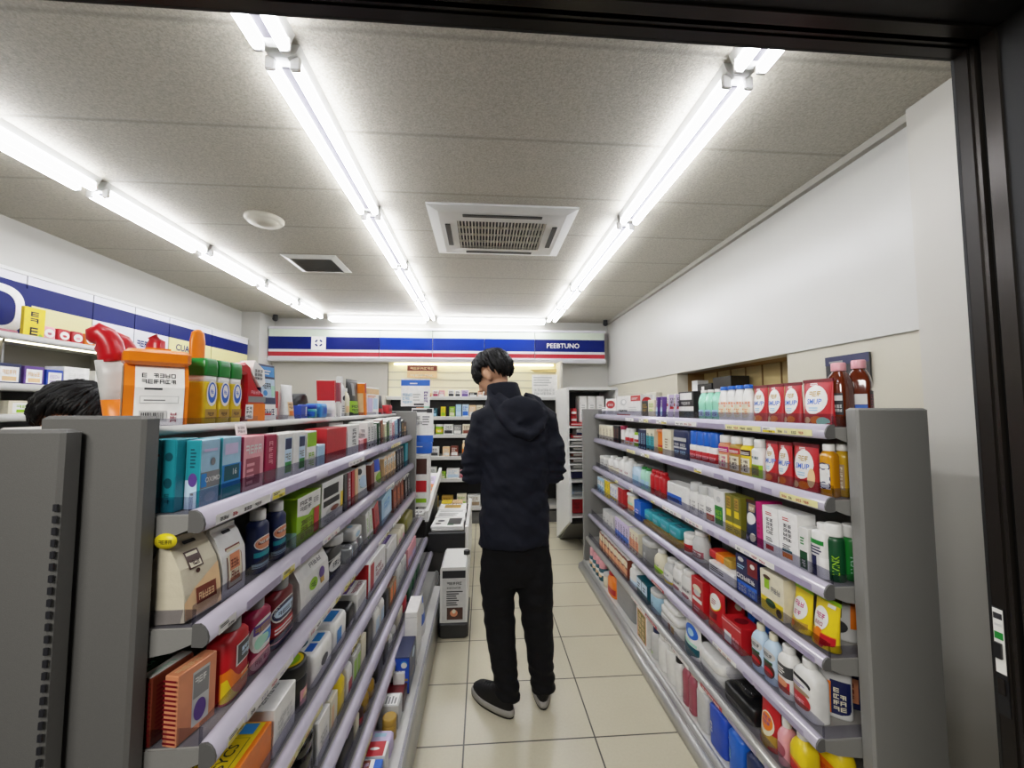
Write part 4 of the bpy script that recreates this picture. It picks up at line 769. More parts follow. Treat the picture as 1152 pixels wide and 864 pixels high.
def orangebox():
    w, d, h = .112, .07, .178
    b = MB(); prof = [(-d*.5, 0), (d*.5, 0), (d*.5, h*.78), (-d*.32, h*.78), (-d*.62, h*.5)]
    o_ = MB().loft([[(x, y, z) for y, z in prof] for x in (-w/2, w/2)], 'O', smooth=False)
    o = o_.build('detergent_bottle')
    t = MB(); t.cbox(-w*.53, w*.53, -d*.62, d*.55, h*.765, h*.97, 'O_s', .008); t.box(-w*.2, w*.2, -d*.3, d*.3, h*.96, h*1.0, 'O_s'); t.build('cap', o)
    s = MB(); s.poly([(-w/2-.001, -d*.5, .002), (-w/2-.001, -d*.6, h*.5), (-w/2-.001, -d*.30, h*.76), (-w/2-.001, d*.44, h*.76), (-w/2-.001, d*.46, .002)], 'BG'); s.build('side_panel', o)
    lb = MB(); fn = lambda u, v, q: (-w/2+u*w, -(d*.5+(d*.12)*(v/.64 if v < .64 else (1-v)/.36*2.0-1.0))-q-.001 if False else -(d*.5+d*.12*min(1, v/.64)-(max(0, v-.64)/.36)*d*.3)-q-.0012, v*h*.78)
    print_on(lb, Surf(fn, w, h*.78, 12), [('r', .16, .0, .93, .99, 'VW'), ('g', .26, .68, .8, .88, 2, 6, 'ink', 3), ('l', .3, .58, .72, .64, 1, 'ink', 3), ('r', .24, .36, .84, .48, 'LGR'), ('r', .25, .37, .83, .47, 'VW'), ('l', .3, .40, .8, .44, 1, 'GR', 3), ('r', .24, .06, .66, .24, 'LGR'), ('b', .27, .09, .62, .21, 'ink'), ('g', .72, .05, .84, .22, 3, 1, 'RO', 4)])
    lb.build('label', o); return o
put(orangebox(), -.765, 1.005, Z0, 42, 'orange detergent bottle with big white barcode label', 'bottle')
def greentop(w, d=.055, h=.168):
    def _m(w_):
        o = pack(w, d, h*.64, 'Y', [('r', 0, .0, 1, .3, 'GO'), ('g', .2, .08, .8, .24, 1, 3, 'BR', 3), ('e', .5, .82, .46, .42, 'VW'), ('e', .5, .84, .36, .34, 'BB'), ('e', .5, .9, .24, .22, 'VW'), ('g', .36, .8, .64, .98, 1, 2, 'BB', 4)], name='detergent_bottle', rnd=.02)
        n = MB(); n.loft([sring(w*.94, d*.94, z, 7, 28) for z in (h*.62, h*.74)], 'VW'); n.build('neck', o)
        t = MB(); t.loft([sring(w*k, d*k, z, 8, 28) for z, k in ((h*.73, .98), (h*.76, 1.02), (h*.84, 1.0), (h*.86, 1.02), (h*.96, .98), (h*1.0, .9))], 'G_s'); t.build('cap', o); return o
    return _m
gt = greentop(.049)
G0 = None
for i, (x, y) in enumerate(((-.732, 1.108), (-.730, 1.159), (-.728, 1.210))):
    o = gt(None) if G0 is None else dup(G0)
    G0 = G0 or o
    put(o, x, y, Z0, 88, f"yellow bottle with green cap and blue ring logo, {ORD[3][i]} of three on the left ledge", 'bottle', group='yellow green-capped bottles on the left ledge')
p = MB(); p.loft([[(x*s_, y*s_, z) for x, y in [(-.02, -.012), (.02, -.012), (.02, .012), (-.02, .012)]] for z, s_ in ((0, .9), (.1, 1))], 'O', smooth=False); p.loft([sring(.042*k, .016, z, 2.5, 16) for z, k in ((.1, .7), (.15, 1), (.185, 1), (.205, .8), (.212, .3))], 'O_s')
q_ = p.build('brush_handle'); q_.scale.z = 1.32
put(q_, -.875, 1.30, Z0, 60, 'upright orange paddle behind the yellow bottles', 'brush')
p = MB(); p.tube([(0, 0, 0), (0, 0, .13), (-.004, 0, .165), (-.012, 0, .18)], [.02, .02, .022, .012], 'R_s', 14)
q_ = p.build('brush_handle'); q_.scale.z = 1.38
put(q_, -.945, 1.24, Z0, 50, 'red rounded handle behind the orange bottle', 'brush')
def dino():
    ol = [(-.042, 0), (.05, 0), (.052, .06), (.046, .085), (.02, .10), (-.006, .135), (-.016, .165), (-.034, .176), (-.056, .17), (-.064, .152), (-.05, .142), (-.036, .138), (-.034, .10), (-.04, .05)]
    o = slabshape(ol, .05, 'R_s', .007).build('cleaner_bottle')
    lb = MB(); fs = Surf(lambda u, v, q: (-.045+u*.1, -.025-q, v*.18), .1, .18)
    print_on(lb, fs, [('r', .2, .0, .96, .3, 'O'), ('r', .2, .32, .96, .42, 'GR'), ('r', .1, .04, .42, .28, 'VW'), ('g', .14, .06, .38, .26, 3, 2, 'ink', 3), ('g', .3, .46, .7, .54, 1, 4, 'PK', 4)])
    lb.build('label', o)
    c = MB(); c.loft([[(x, y, z) for x, z in ((-.012, .148), (.03, .105), (.05, .118), (.044, .16), (.0, .186))] for y in (-.024, .024)], 'VW', smooth=False); c.build('tag_card', o)
    g = MB(); print_on(g, Surf(lambda u, v, q: (-.002+u*.04, -.0245-q, .124+v*.04), .04, .04), [('g', .05, .1, .95, .95, 3, 3, 'DGR', 4)]); g.build('print', o); return o
put(dino(), -.722, 1.294, Z0, 82, 'red hook-necked cleaner bottle with orange label', 'bottle')
put(carton(.082, .045, .182, 'DB', [('r', .05, .78, .95, .96, 'CY'), ('l', .15, .82, .85, .92, 2, 'W', 3), ('r', .05, .4, .95, .74, 'SK'), ('g', .12, .56, .7, .7, 1, 4, 'ink', 3), ('e', .3, .48, .14, .05, 'CY'), ('r', .7, .42, .93, .62, 'MI'), ('r', .05, .0, .95, .28, 'VW'), ('g', .12, .08, .88, .24, 1, 4, 'DB', 4), ('r', .15, .08, .6, .12, 'R')], R=[('r', 0, 0, 1, 1, 'TQ')]), -.722, 1.388, Z0, 86, 'blue printed carton standing past the red hook-necked bottle', 'box', rock=4)
put(carton(.07, .04, .10, 'R', [('r', .1, .1, .9, .4, 'W')]), -.745, 1.462, Z0, 90, 'small red and white carton beside the blue one', 'box')
put(pouch(.075, .05, .125, 'W', [('r', .25, .08, .75, .5, 'PE'), ('g', .3, .3, .7, .48, 2, 3, 'BR', 3), ('r', .3, .1, .7, .24, 'O')], name='refill_pouch'), -.722, 1.545, Z0, 86, 'white pouch with small orange label on the left ledge', 'pouch')
put(carton(.06, .05, .05, 'B', [('r', .66, .2, .8, .9, 'W')]), -.722, 1.645, Z0, 90, 'small dark blue box with white stripe', 'box')
put(jar(.036, .055, 'TQ', 'B', [('r', .4, .1, .9, .8, 'BB')], lidh=.3), -.722, 1.73, Z0, 0, 'small teal and blue tub on the left ledge', 'jar')
put(pack(.075, .07, .06, 'CY', T=[('r', .2, .2, .8, .8, 'W')], F=[('r', .3, .2, .9, .8, 'BB')], rnd=.14), -.722, 1.82, Z0, 90, 'light blue packet with dark blue square', 'packet')
b = MB(); b.loft([sring(.15*k, .07, z, 2.2, 24) for z, k in ((0, .9), (.03, 1), (.07, .95), (.095, .7), (.105, .3))], 'BK')
put(b.build('bun_bag'), -.83, 1.88, Z0, 90, 'round-topped black bag behind the blue packet', 'bag')
for i, (y, c, h) in enumerate(((1.94, 'R', .17), (2.01, 'RO', .165))):
    put(book(.014, .08, h, 'VW', [('r', 0, .4, 1, 1, c)], L=[('r', .0, .45, 1, 1, c)], name='card_pack'), -.72, y, Z0, 90, ['white card pack with bright red top leaning on the ledge', 'white card pack with faded red top'][i], 'pack', lean=-8)
put(bottle(.05, .05, .20, 'W', (.6, .16, 'LGR'), 2.4, .25, [('e', .5, .7, .2, .12, 'ink'), ('l', .3, .1, .7, .4, 3, 'GR', 3)], name='cleaner_bottle'), -.722, 2.10, Z0, 90, 'slim white bottle with black dot', 'bottle')
put(bottle(.055, .05, .145, 'CR', (.5, .12, 'W'), 2.4, .3, [('r', .2, .1, .8, .5, 'PE')], name='cleaner_bottle'), -.722, 2.175, Z0, 90, 'cream bottle with peach label on the left ledge', 'bottle')
put(pouch(.15, .06, .20, 'BK', [('r', .3, .55, .5, .9, 'GR'), ('r', .1, .05, .9, .4, 'LG'), ('g', .2, .1, .8, .32, 2, 3, 'ink', 3)], name='snack_pouch'), -.735, 2.33, Z0, 84, 'black pouch with lime lower panel', 'pouch')
put(book(.03, .1, .19, 'O', [('r', .0, .7, 1, 1, 'R')], L=[('r', .1, .1, .9, .7, 'PE')], name='card_pack'), -.74, 2.47, Z0, 90, 'orange card pack leaning on the black pouch', 'pack', lean=-10)
put(carton(.20, .03, .175, 'VW', [('r', .0, .75, 1, .95, 'PE'), ('r', .1, .1, .5, .6, 'LP'), ('r', .55, .2, .9, .6, 'SK'), ('l', .1, .62, .9, .72, 2, 'O', 3)], L=[('r', 0, 0, 1, 1, 'CR')], name='card_pack'), -.725, 2.68, Z0, 82, 'white and peach printed display card', 'card')
put(pouch(.12, .06, .13, 'BK', [('r', .1, .0, .9, .3, 'R')], name='snack_pouch'), -.73, 2.90, Z0, 84, 'black pouch with red foot', 'pouch')
put(pack(.12, .08, .065, 'R', [('g', .1, .2, .9, .8, 1, 5, 'DR', 3)], rnd=.15, name='snack_packet'), -.72, 3.06, Z0, 88, 'crumpled red packet at the far end of the ledge', 'packet')
# ---- first tier
for i, (x, wd, nm) in enumerate(((-.648, .027, 'front'), (-.677, .026, 'back'))):
    o = carton(wd, .064, .15, 'T', [('r', .06, .02, .94, .98, 'T'), ('e', .5, .76, .3, .06, 'DT'), ('e', .5, .4, .3, .07, 'DT'), ('g', .3, .12, .7, .28, 2, 1, 'DT', 3)] if i == 0 else [('l', .1, .1, .9, .9, 12, 'DGR', 3)], name='medicine_carton')
    put(o, x, .928, SHELF['L'][1][1]+.001, 0, ["slim teal medicine carton end-on behind the pale blue one on the left rack", "dark slim teal carton deepest by the left rack's end panel"][i], "box")
LBOX = lambda k: (lambda w: carton(w, .03 if k == 0 else .055, .15-.004*k, 'LB', [[('r', .0, .28, 1, .52, 'GR'), ('r', .02, .3, .3, .5, 'CY'), ('t', 'OXIMD', .62, .4, .075, 'W'), ('e', .5, .14, .3, .07, 'SK'), ('e', .6, .66, .12, .06, 'GR'), ('r', .1, .82, .8, .86, 'LP')], [('r', .0, .2, 1, .56, 'CY'), ('r', .1, .3, .9, .54, 'DT'), ('t', '16', .66, .43, .1, 'W'), ('r', .1, .72, .8, .9, 'LP'), ('r', 0, 0, 1, .2, 'TQ')]][k], L=[('r', 0, 0, 1, 1, 'TQ'), ('r', .08, .02, .92, .98, 'T')]+([('r', .0, .0, .8, .42, 'SK'), ('e', .5, .42, .3, .1, 'PU'), ('l', .3, .6, .75, .9, 6, 'DT', 3), ('l', .4, .2, .7, .26, 1, 'GR', 3)] if k == 0 else []), name='medicine_carton'))
run('L1', 224, 247, 1, LBOX(0), 'pale blue medicine carton with grey name band', 'box')
run('L1', 248, 271, 1, LBOX(1), 'pale blue medicine carton with teal name panel', 'box')
run('L1', 272, 297, 1, lambda w: carton(w, .06, .142, 'PK', [('g', .1, .68, .9, .9, 1, 4, 'W', 3), ('r', .1, .1, .8, .6, 'RO'), ('l', .15, .14, .6, .56, 4, 'PK', 3)], L=[('r', 0, 0, 1, 1, 'CM'), ('e', .5, .6, .2, .1, 'RO')], name='medicine_carton'), 'pink-fronted carton with crimson side', 'box')
run('L1', 298, 311, 1, lambda w: carton(w, .06, .14, 'CM', [('g', .3, .4, .7, .9, 4, 1, 'PK', 3)], name='medicine_carton'), 'slim crimson carton', 'box')
run('L1', 312, 344, 2, lambda w: carton(w, .06, .138, 'W', [('r', .44, .1, .94, .9, 'SK'), ('r', .46, .64, .92, .88, 'DB'), ('g', .5, .4, .9, .6, 1, 2, 'GR', 3), ('r', .46, .12, .92, .36, 'G')], name='medicine_carton'), 'white carton with green and navy window', 'box')
run('L1', 345, 356, 1, lambda w: carton(w, .06, .135, 'W', [('r', 0, .6, 1, .96, 'LG'), ('g', .2, .1, .8, .5, 2, 2, 'LG', 3)], name='medicine_carton'), 'white carton with lime top panel', 'box')
run('L1', 357, 366, 1, lambda w: carton(w, .05, .08, 'SK', [('r', .1, .1, .9, .9, 'LB')], name='medicine_carton'), 'small pale blue carton before the red box', 'box')
run('L1', 367, 390, 1, lambda w: carton(w, .085, .135, 'R', L=[('r', .02, .02, .98, .98, 'R')], T=[('e', .5, .5, .22, .22, 'DR')], name='gift_carton'), 'plain bright red box', 'box')
run('L1', 391, 404, 1, lambda w: carton(w, .07, .138, 'W', [('g', .4, .3, .8, .9, 5, 1, 'ink', 3)], name='medicine_carton'), 'white carton with upright black print', 'box')
run('L1', 405, 413, 1, lambda w: carton(w, .04, .06, 'PK', [('r', .5, 0, 1, 1, 'R')], name='medicine_carton'), 'low pinkish red carton', 'box')
run('L1', 372, 384, 1, lambda w: carton(w*1.3, .06, .15, 'W', [('r', .2, .5, .6, .9, 'PU')], name='medicine_carton'), 'white carton standing behind the red box', 'box', back=.12)
run('L1', 414, 421, 2, lambda w: book(w, .1, .14, 'W', art_spine('ink', 4), L=[('g', .1, .3, .9, .8, 3, 3, 'GR', 3)]), 'white book with black spine letters', 'book', lean=-5)
for i, (px, c, k, nm) in enumerate(((422, 'LGR', 'ink', 'grey'), (426, 'DG', 'W', 'dark green'), (429, 'RB', 'PE', 'brick red'), (433, 'CR', 'LG', 'cream'), (436, 'DG', 'LG', 'deep green'), (438.5, 'W', 'RO', 'white'), (441.5, 'PK', 'ink', 'pale pink'), (445, 'LB', 'DB', 'light blue'), (449, 'NB', 'LB', 'navy'), (452, 'BK', 'GO', 'black'))):
    run('L1', px, px+(3 if px < 438 else 3.2), 1, lambda w, c=c, k=k: book(w, .1, .12+.012*(i % 3), c, art_spine(k, 3+i)), f'{nm} paperback', 'book', lean=-9, gap=.75)
run('L1', 455, 460, 1, lambda w: carton(w, .08, .11, 'BR', [('r', .2, .1, .8, .7, 'PE'), ('g', .3, .2, .7, .6, 2, 2, 'BR', 3)]), 'brown carton with peach panel', 'box')
o = carton(.045, .003, .03, 'VW', [('g', .15, .2, .85, .85, 2, 3, 'GR', 4)], name='price_card', b=.001); put(o, -.655, 1.16, 1.379, 88, 'small white price card standing above the pink carton', 'card', rock=10)
# clear plastic hood over the middle of the tier
# ---- second tier
def kbag(w): return paperbag(w, .075, .165, 'bag_cream', [('p', [(.0, .02), (1, .02), (1, .55), (.6, .44), (.25, .34), (0, .22)], 'PE'), ('r', .22, .58, .6, .8, 'BR'), ('r', .26, .6, .56, .78, 'CR'), ('g', .28, .62, .54, .76, 1, 3, 'BR', 3), ('e', .42, .54, .06, .03, 'BR'), ('r', .3, .14, .86, .34, 'RB'), ('g', .36, .18, .8, .3, 1, 5, 'PE', 4)])
run('L2', 214, 249, 1, kbag, 'cream paper bag with orange swirl and brown logo', 'bag', rock=6, yaw=-8)
run('L2', 250, 277, 1, lambda w: paperbag(w, .07, .16, 'W', [('r', .2, .12, .82, .7, 'RB'), ('r', .23, .14, .79, .68, 'CR'), ('r', .3, .2, .72, .6, 'SA'), ('g', .34, .24, .68, .56, 2, 3, 'RB', 4)]), 'white paper bag with framed brown print', 'bag')
run('L2', 222, 250, 1, lambda w: paperbag(.08, .06, .15, 'bag_cream', slot=False), 'plain cream paper bag behind the swirl bag', 'bag', back=.12)
MW = lambda w: bottle(.062, .045, .165, 'DB', (.6, .17, 'W'), 3, .12, [('e', .5, .74, .46, .2, 'W'), ('e', .5, .74, .42, .17, 'SA'), ('r', .2, .72, .8, .8, 'RB'), ('g', .24, .74, .76, .84, 1, 4, 'W', 3), ('r', .05, .36, .95, .5, 'T'), ('r', .0, .2, 1, .34, 'NB'), ('r', .0, .06, 1, .18, 'LB'), ('r', .0, .09, 1, .11, 'NB')], name='mouthwash_bottle')
run('L2', 287, 327, 2, MW, 'navy mouthwash bottle with lip-shaped label', 'bottle', gap=1)
run('L2', 332, 361, 1, lambda w: carton(w, .09, .15, 'LG', [('r', 0, .62, 1, 1, 'W'), ('p', [(0, .62), (.45, .54), (.7, .66), (.7, .7), (0, .7)], 'W'), ('g', .1, .68, .6, .94, 2, 3, 'DGR', 3), ('g', .68, .74, .92, .9, 1, 2, 'GR', 5), ('r', .7, .04, .94, .6, 'R'), ('g', .15, .1, .65, .52, 3, 3, 'OL', 6)], L=[('r', .55, .0, 1, .3, 'MI')], name='food_carton'), 'lime green carton with white top', 'box')
run('L2', 362, 386, 1, lambda w: carton(w, .06, .16, 'W', [('r', .05, .62, .75, .88, 'BK'), ('r', .05, .42, .8, .56, 'BK'), ('r', .86, .2, .98, .6, 'Y'), ('e', .5, .26, .34, .12, 'LGR'), ('e', .56, .3, .2, .06, 'RB'), ('g', .1, .05, .6, .16, 1, 4, 'GR', 3)], name='food_carton'), 'white carton with two black blocks', 'box')
for i, (px, c, nm) in enumerate(((388, 'DGR', 'charcoal'), (392, 'RO', 'dull rose'), (396, 'R', 'red'), (400, 'PE', 'peach'))):
    run('L2', px, px+3.6, 1, lambda w, c=c: book(w, .11, .155, c, art_spine('W', 3) if c == 'RO' else [], name='magazine'), f'{nm} magazine spine', 'magazine', lean=-4, gap=.85)
run('L2', 404, 417, 1, lambda w: pouch(w, .05, .15, 'W', [('e', .3, .84, .2, .1, 'ink'), ('g', .2, .3, .8, .65, 3, 3, 'TQ', 3), ('e', .5, .5, .3, .2, 'SK')], name='snack_pouch'), 'white pouch with pale teal print', 'pouch')
run('L2', 418, 422, 1, lambda w: book(w, .1, .14, 'RB', []), 'brown paperback', 'book', lean=-8)
run('L2', 423, 432, 1, lambda w: pouch(w, .05, .15, 'CR', [('r', .1, .55, .8, .98, 'B'), ('e', .5, .3, .35, .2, 'LG')], name='snack_pouch'), 'cream pouch with blue top', 'pouch')
run('L2', 433, 446, 4, lambda w: book(w, .1, .14, 'PE', art_spine('BR', 4, [(.6, .9, 'W')])), 'tan and white paperback', 'book', lean=-14, gap=.8)
run('L2', 447, 455, 3, lambda w: book(w, .1, .15, 'LBK', art_spine('LGR', 4)), 'black paperback', 'book', lean=-10, gap=.8)
run('L2', 456, 463, 1, lambda w: carton(w, .1, .17, 'TQ', [('r', .3, .05, .7, .95, 'T'), ('r', .42, .1, .5, .9, 'LB')], L=[('r', .2, .1, .8, .9, 'LB')]), 'teal carton with pale sides', 'box')
# ---- third tier
for i, (dx, c, w_) in enumerate(((0, 'SA', .03), (-.052, 'RB', .032), (-.098, 'DG', .03), (-.142, 'RB', .03))):
    x, z = SHELF['L'][3]
    o = carton(.09, w_, .135-.004*i, c, [('r', .36, .1, .8, .9, 'LGR'), ('r', .38, .5, .78, .86, 'GR'), ('g', .42, .7, .72, .84, 1, 3, 'W', 3), ('e', .56, .3, .16, .16, 'PU')] if i == 0 else [('l', .1, .1, .9, .9, 12, 'DR', 3)], T=[('r', 0, .1, 1, .9, ['RB', 'W', 'DG', 'DG'][i]), ('g', .1, .25, .7, .75, 1, 6, 'MI', 3)] if i else [('g', .1, .2, .7, .8, 1, 4, 'PE', 3)], L=[('r', .02, .04+.068*q, .98, .07+.068*q, 'DR') for q in range(14)], name='tea_carton')
    put(o, x-.062+dx, .925+.004*i, z+.0015, 78, ['salmon flat carton with grey and purple picture', 'brown flat carton behind the salmon one', 'dark green flat carton, third back', 'deepest brown carton with a green lid'][i]+" on the left rack's third tier", 'box', rock=0)
DT_ = lambda c, el, cc='GR': (lambda w: bottle(w, .06, .178, c, (.5, .16, cc), 3.4, .12, el, name='detergent_bottle', lab=(.04, .92)))
run('L3', 255, 284, 1, DT_('R', [('p', [(.02, .02), (.95, .02), (.8, .2), (.5, .3), (.3, .55), (.02, .5)], 'O'), ('p', [(.05, .02), (.5, .02), (.35, .16), (.2, .4), (.05, .36)], 'Y'), ('r', .42, .5, .86, .86, 'W'), ('r', .45, .52, .83, .84, 'DGR'), ('g', .5, .58, .78, .78, 2, 2, 'SK', 3), ('l', .5, .2, .9, .36, 2, 'PE', 3)]), 'orange-red detergent bottle with dark square badge', 'bottle')
run('L3', 285, 308, 1, DT_('CM', [('e', .5, .6, .44, .3, 'W'), ('r', .2, .66, .8, .84, 'PU'), ('g', .26, .68, .78, .82, 1, 3, 'GO', 3), ('r', .46, .4, .8, .62, 'CY'), ('e', .4, .5, .16, .12, 'MI'), ('e', .4, .16, .3, .14, 'PK'), ('g', .28, .1, .6, .22, 1, 3, 'CM', 4)]), 'crimson detergent bottle with white shield label', 'bottle')
run('L3', 309, 333, 1, DT_('DR', [('e', .5, .66, .44, .2, 'W'), ('e', .5, .66, .4, .17, 'NB'), ('e', .5, .66, .32, .1, 'SK'), ('g', .3, .6, .7, .72, 1, 3, 'NB', 3), ('r', .04, .24, .96, .42, 'R'), ('l', .2, .26, .8, .4, 2, 'W', 3), ('r', .04, .0, .96, .2, 'NB'), ('r', .04, .08, .96, .11, 'PK')]), 'dark red detergent bottle with navy oval label', 'bottle')
run('L3', 338, 371, 1, lambda w: paperbag(w, .1, .185, 'W', [('e', .42, .42, .14, .1, 'LG'), ('g', .34, .36, .5, .48, 1, 2, 'DG', 3), ('e', .72, .48, .1, .1, 'PU'), ('r', .64, .3, .78, .4, 'GO'), ('g', .4, .7, .8, .8, 1, 3, 'GR', 4), ('l', .3, .1, .7, .26, 3, 'LGR', 3)], slot=False), 'large white gusseted bag with lime leaf logo', 'bag')
run('L3', 373, 391, 1, lambda w: bottle(w, .06, .165, 'BK', (.6, .2, 'LGR'), 3, .15, [('e', .6, .5, .32, .3, 'W'), ('g', .42, .36, .78, .64, 3, 2, 'ink', 3), ('r', 0, .0, 1, .14, 'NB'), ('r', 0, .78, 1, .82, 'LGR')], name='cleaner_bottle'), 'black bottle with white rounded label', 'bottle')
run('L3', 393, 410, 3, lambda w: pack(w, .09, .07, 'foil', [('r', .2, .2, .8, .8, 'SK')], T=[('r', .3, .2, .8, .8, 'LGR'), ('g', .3, .3, .7, .7, 2, 3, 'GR', 3)], rnd=.25, name='foil_packet'), 'crinkled silver packet', 'packet', yaw=14)
run('L3', 398, 408, 1, lambda w: pack(w, .08, .05, 'W', [('e', .4, .5, .3, .3, 'LB')], T=[('e', .5, .5, .3, .3, 'LB')], rnd=.25, name='snack_packet'), 'white crinkled packet heaped on the silver ones', 'packet', lift=.075)
run('L3', 413, 421, 2, lambda w: book(w, .1, .155, 'W', art_spine('LG', 4)), 'white leaning book with green print', 'book', lean=-16, gap=.75)
run('L3', 422, 428, 1, lambda w: book(w, .1, .15, 'R', art_spine('DR', 4)), 'red leaning book', 'book', lean=-16, gap=.75)
run('L3', 429, 442, 1, lambda w: carton(w, .05, .15, 'LB', [('g', .2, .5, .8, .8, 2, 3, 'CY', 3), ('r', .2, .1, .8, .4, 'SK')]), 'pale blue carton leaning in the books', 'box', lean=-8, gap=.8)
run('L3', 443, 455, 3, lambda w: book(w, .1, .155, 'RB', art_spine('O', 4)), 'rust-red leaning paperback', 'book', lean=-12, gap=.8)
run('L3', 456, 464, 2, lambda w: book(w, .1, .15, 'LBK', art_spine('W', 5)), 'black leaning book with white letters', 'book', lean=-12, gap=.8)
# ---- fourth tier
run('L4', 262, 306, 1, lambda w: carton(w, .11, .1, 'O', T=[('r', .03, .1, .97, .97, 'Y'), ('r', .08, .2, .66, .9, 'OL'), ('r', .09, .22, .65, .88, 'Y'), ('t', 'CUSALK', .34, .66, .2, 'ink'), ('t', 'SYCS', .3, .4, .2, 'ink'), ('r', .7, .55, .94, .9, 'SK'), ('r', .72, .2, .94, .5, 'CY')], name='snack_carton'), 'yellow-topped orange snack box with black lettering', 'box')
run('L4', 307, 333, 1, lambda w: carton(w, .12, .115, 'VW', [('g', .15, .3, .85, .7, 3, 5, 'LGR', 3)], T=[('g', .1, .3, .9, .9, 3, 7, 'GR', 3)], name='medicine_carton'), 'white box with faint grey print', 'box')
run('L4', 334, 352, 1, lambda w: jar(w*.5, .13, 'BK', 'BK', [('r', .35, .1, .75, .7, 'PK'), ('e', .55, .4, .14, .2, 'PE')], lidh=.3, top=[('e', .5, .5, .45, .45, 'Y'), ('e', .5, .5, .36, .36, 'LG'), ('g', .34, .4, .66, .6, 1, 3, 'OL', 3)]), 'black jar with yellow disc on its lid', 'jar')
run('L4', 353, 376, 1, lambda w: pack(w, .13, .1, 'VW', [('e', .5, .5, .2, .2, 'DGR')], T=[('r', .1, .06, .46, .3, 'BB'), ('r', .54, .06, .94, .3, 'CY'), ('e', .4, .62, .22, .16, 'TQ'), ('e', .42, .5, .2, .12, 'DT'), ('r', .1, .76, .9, .96, 'SK')], rnd=.1, name='wipes_pack'), 'white wipes pack with blue squares', 'pack')
run('L4', 377, 391, 1, lambda w: pack(w, .13, .105, 'VW', [('r', .1, .2, .5, .8, 'CY')], T=[('r', .1, .08, .9, .4, 'CY'), ('r', .1, .5, .8, .7, 'G'), ('e', .5, .84, .4, .12, 'BB')], rnd=.1, name='wipes_pack'), 'white wipes pack with green and blue marks', 'pack')
run('L4', 392, 400, 1, lambda w: pack(w, .12, .09, 'BK', rnd=.2, name='film_pack'), 'glossy black wrapped pack', 'pack')
run('L4', 401, 413, 1, lambda w: carton(w, .13, .1, 'W', [('r', .1, .3, .9, .7, 'LGR')], T=[('r', .05, .35, .48, .92, 'PU'), ('r', .52, .35, .95, .92, 'PU'), ('g', .1, .4, .9, .88, 3, 5, 'SA', 3), ('g', .1, .08, .9, .28, 1, 6, 'RO', 3)], name='photo_box'), 'white box with two purple pictures', 'box')
run('L4', 415, 433, 1, lambda w: carton(w, .12, .15, 'VW', [('r', .1, .1, .3, .9, 'R'), ('g', .4, .3, .9, .7, 2, 4, 'RO', 3)], L=[('r', 0, 0, 1, 1, 'R'), ('r', .5, 0, .52, 1, 'DR')], T=[('g', .1, .5, .6, .9, 2, 3, 'GR', 3), ('r', .7, .2, .8, .8, 'R')], name='gift_carton'), 'white box with plain red end', 'box')
run('L4', 435, 447, 1, lambda w: carton(w, .12, .11, 'W', T=[('r', .1, .2, .9, .9, 'PU'), ('g', .2, .3, .8, .8, 2, 4, 'LP', 3)], name='photo_box'), 'white box with purple lid picture', 'box')
run('L4', 448, 456, 2, lambda w: pack(w, .1, .1, 'CR', [('r', .2, .2, .8, .6, 'PK')], rnd=.15), 'cream soft pack', 'pack')
run('L4', 457, 466, 1, lambda w: pack(w, .14, .12, 'OL', rnd=.3, name='produce_bag'), 'dark olive rounded bag', 'bag')
# ---- fifth tier
run('L5', 340, 357, 1, lambda w: jar(w*.5, .13, 'BK_g', 'BK_g', [('r', .4, .2, .6, .7, 'DGR')], e=3.2, d=.1, lidh=.25), 'glossy black rounded canister', 'jar')
run('L5', 358, 371, 1, lambda w: carton(w, .1, .115, 'VW', [('g', .2, .3, .8, .7, 1, 4, 'LGR', 3)], T=[('t', 'KUY', .4, .6, .34, 'GR')], name='medicine_carton'), 'white box with grey lettering on top', 'box')
run('L5', 372, 380, 1, lambda w: carton(w, .1, .11, 'CR', [('r', .1, .2, .5, .8, 'PE')], T=[('r', .1, .1, .9, .5, 'W'), ('r', .2, .6, .8, .9, 'PE')]), 'cream box with peach print', 'box')
run('L5', 381, 390, 1, lambda w: pack(w, .1, .12, 'Y_s', [('e', .7, .6, .06, .08, 'W')], rnd=.3, e=3.5, name='sponge_pack'), 'glossy yellow domed pack', 'pack')
run('L5', 391, 397, 1, lambda w: pack(w, .1, .11, 'W', [('r', .1, .1, .9, .6, 'R')], T=[('e', .45, .5, .3, .3, 'R')], rnd=.14), 'white pack with red disc', 'pack')
run('L5', 398, 406, 2, lambda w: carton(w, .1, .115, 'LGR', [('r', .1, .2, .9, .8, 'LG')], T=[('r', .1, .1, .9, .5, 'OL'), ('g', .15, .15, .8, .45, 1, 4, 'CR', 3), ('r', 0, .7, 1, .98, 'RB')]), 'grey-green carton with rust edge', 'box')
run('L5', 407, 412, 1, lambda w: carton(w, .1, .12, 'CR', T=[('g', .1, .2, .9, .8, 1, 4, 'BR', 3)]), 'beige carton with brown lettering', 'box')
run('L5', 413, 421, 1, lambda w: pack(w, .12, .13, 'BK', rnd=.14, name='film_pack'), 'matte black pack', 'pack')
run('L5', 422, 433, 2, lambda w: pack(w, .11, .12, 'W', [('r', .1, .2, .9, .8, 'SK')], T=[('r', .2, .1, .8, .9, 'SK'), ('r', .3, .3, .6, .7, 'W')], rnd=.14), 'white pack with pale blue panel', 'pack')
run('L5', 434, 438, 1, lambda w: pack(w, .11, .125, 'LBK', rnd=.2), 'small black pack', 'pack')
run('L5', 439, 446, 2, lambda w: carton(w, .11, .11, 'BG', T=[('r', .1, .1, .9, .6, 'RB')], F=[('r', .1, .1, .9, .9, 'O')]), 'brown and orange carton', 'box')
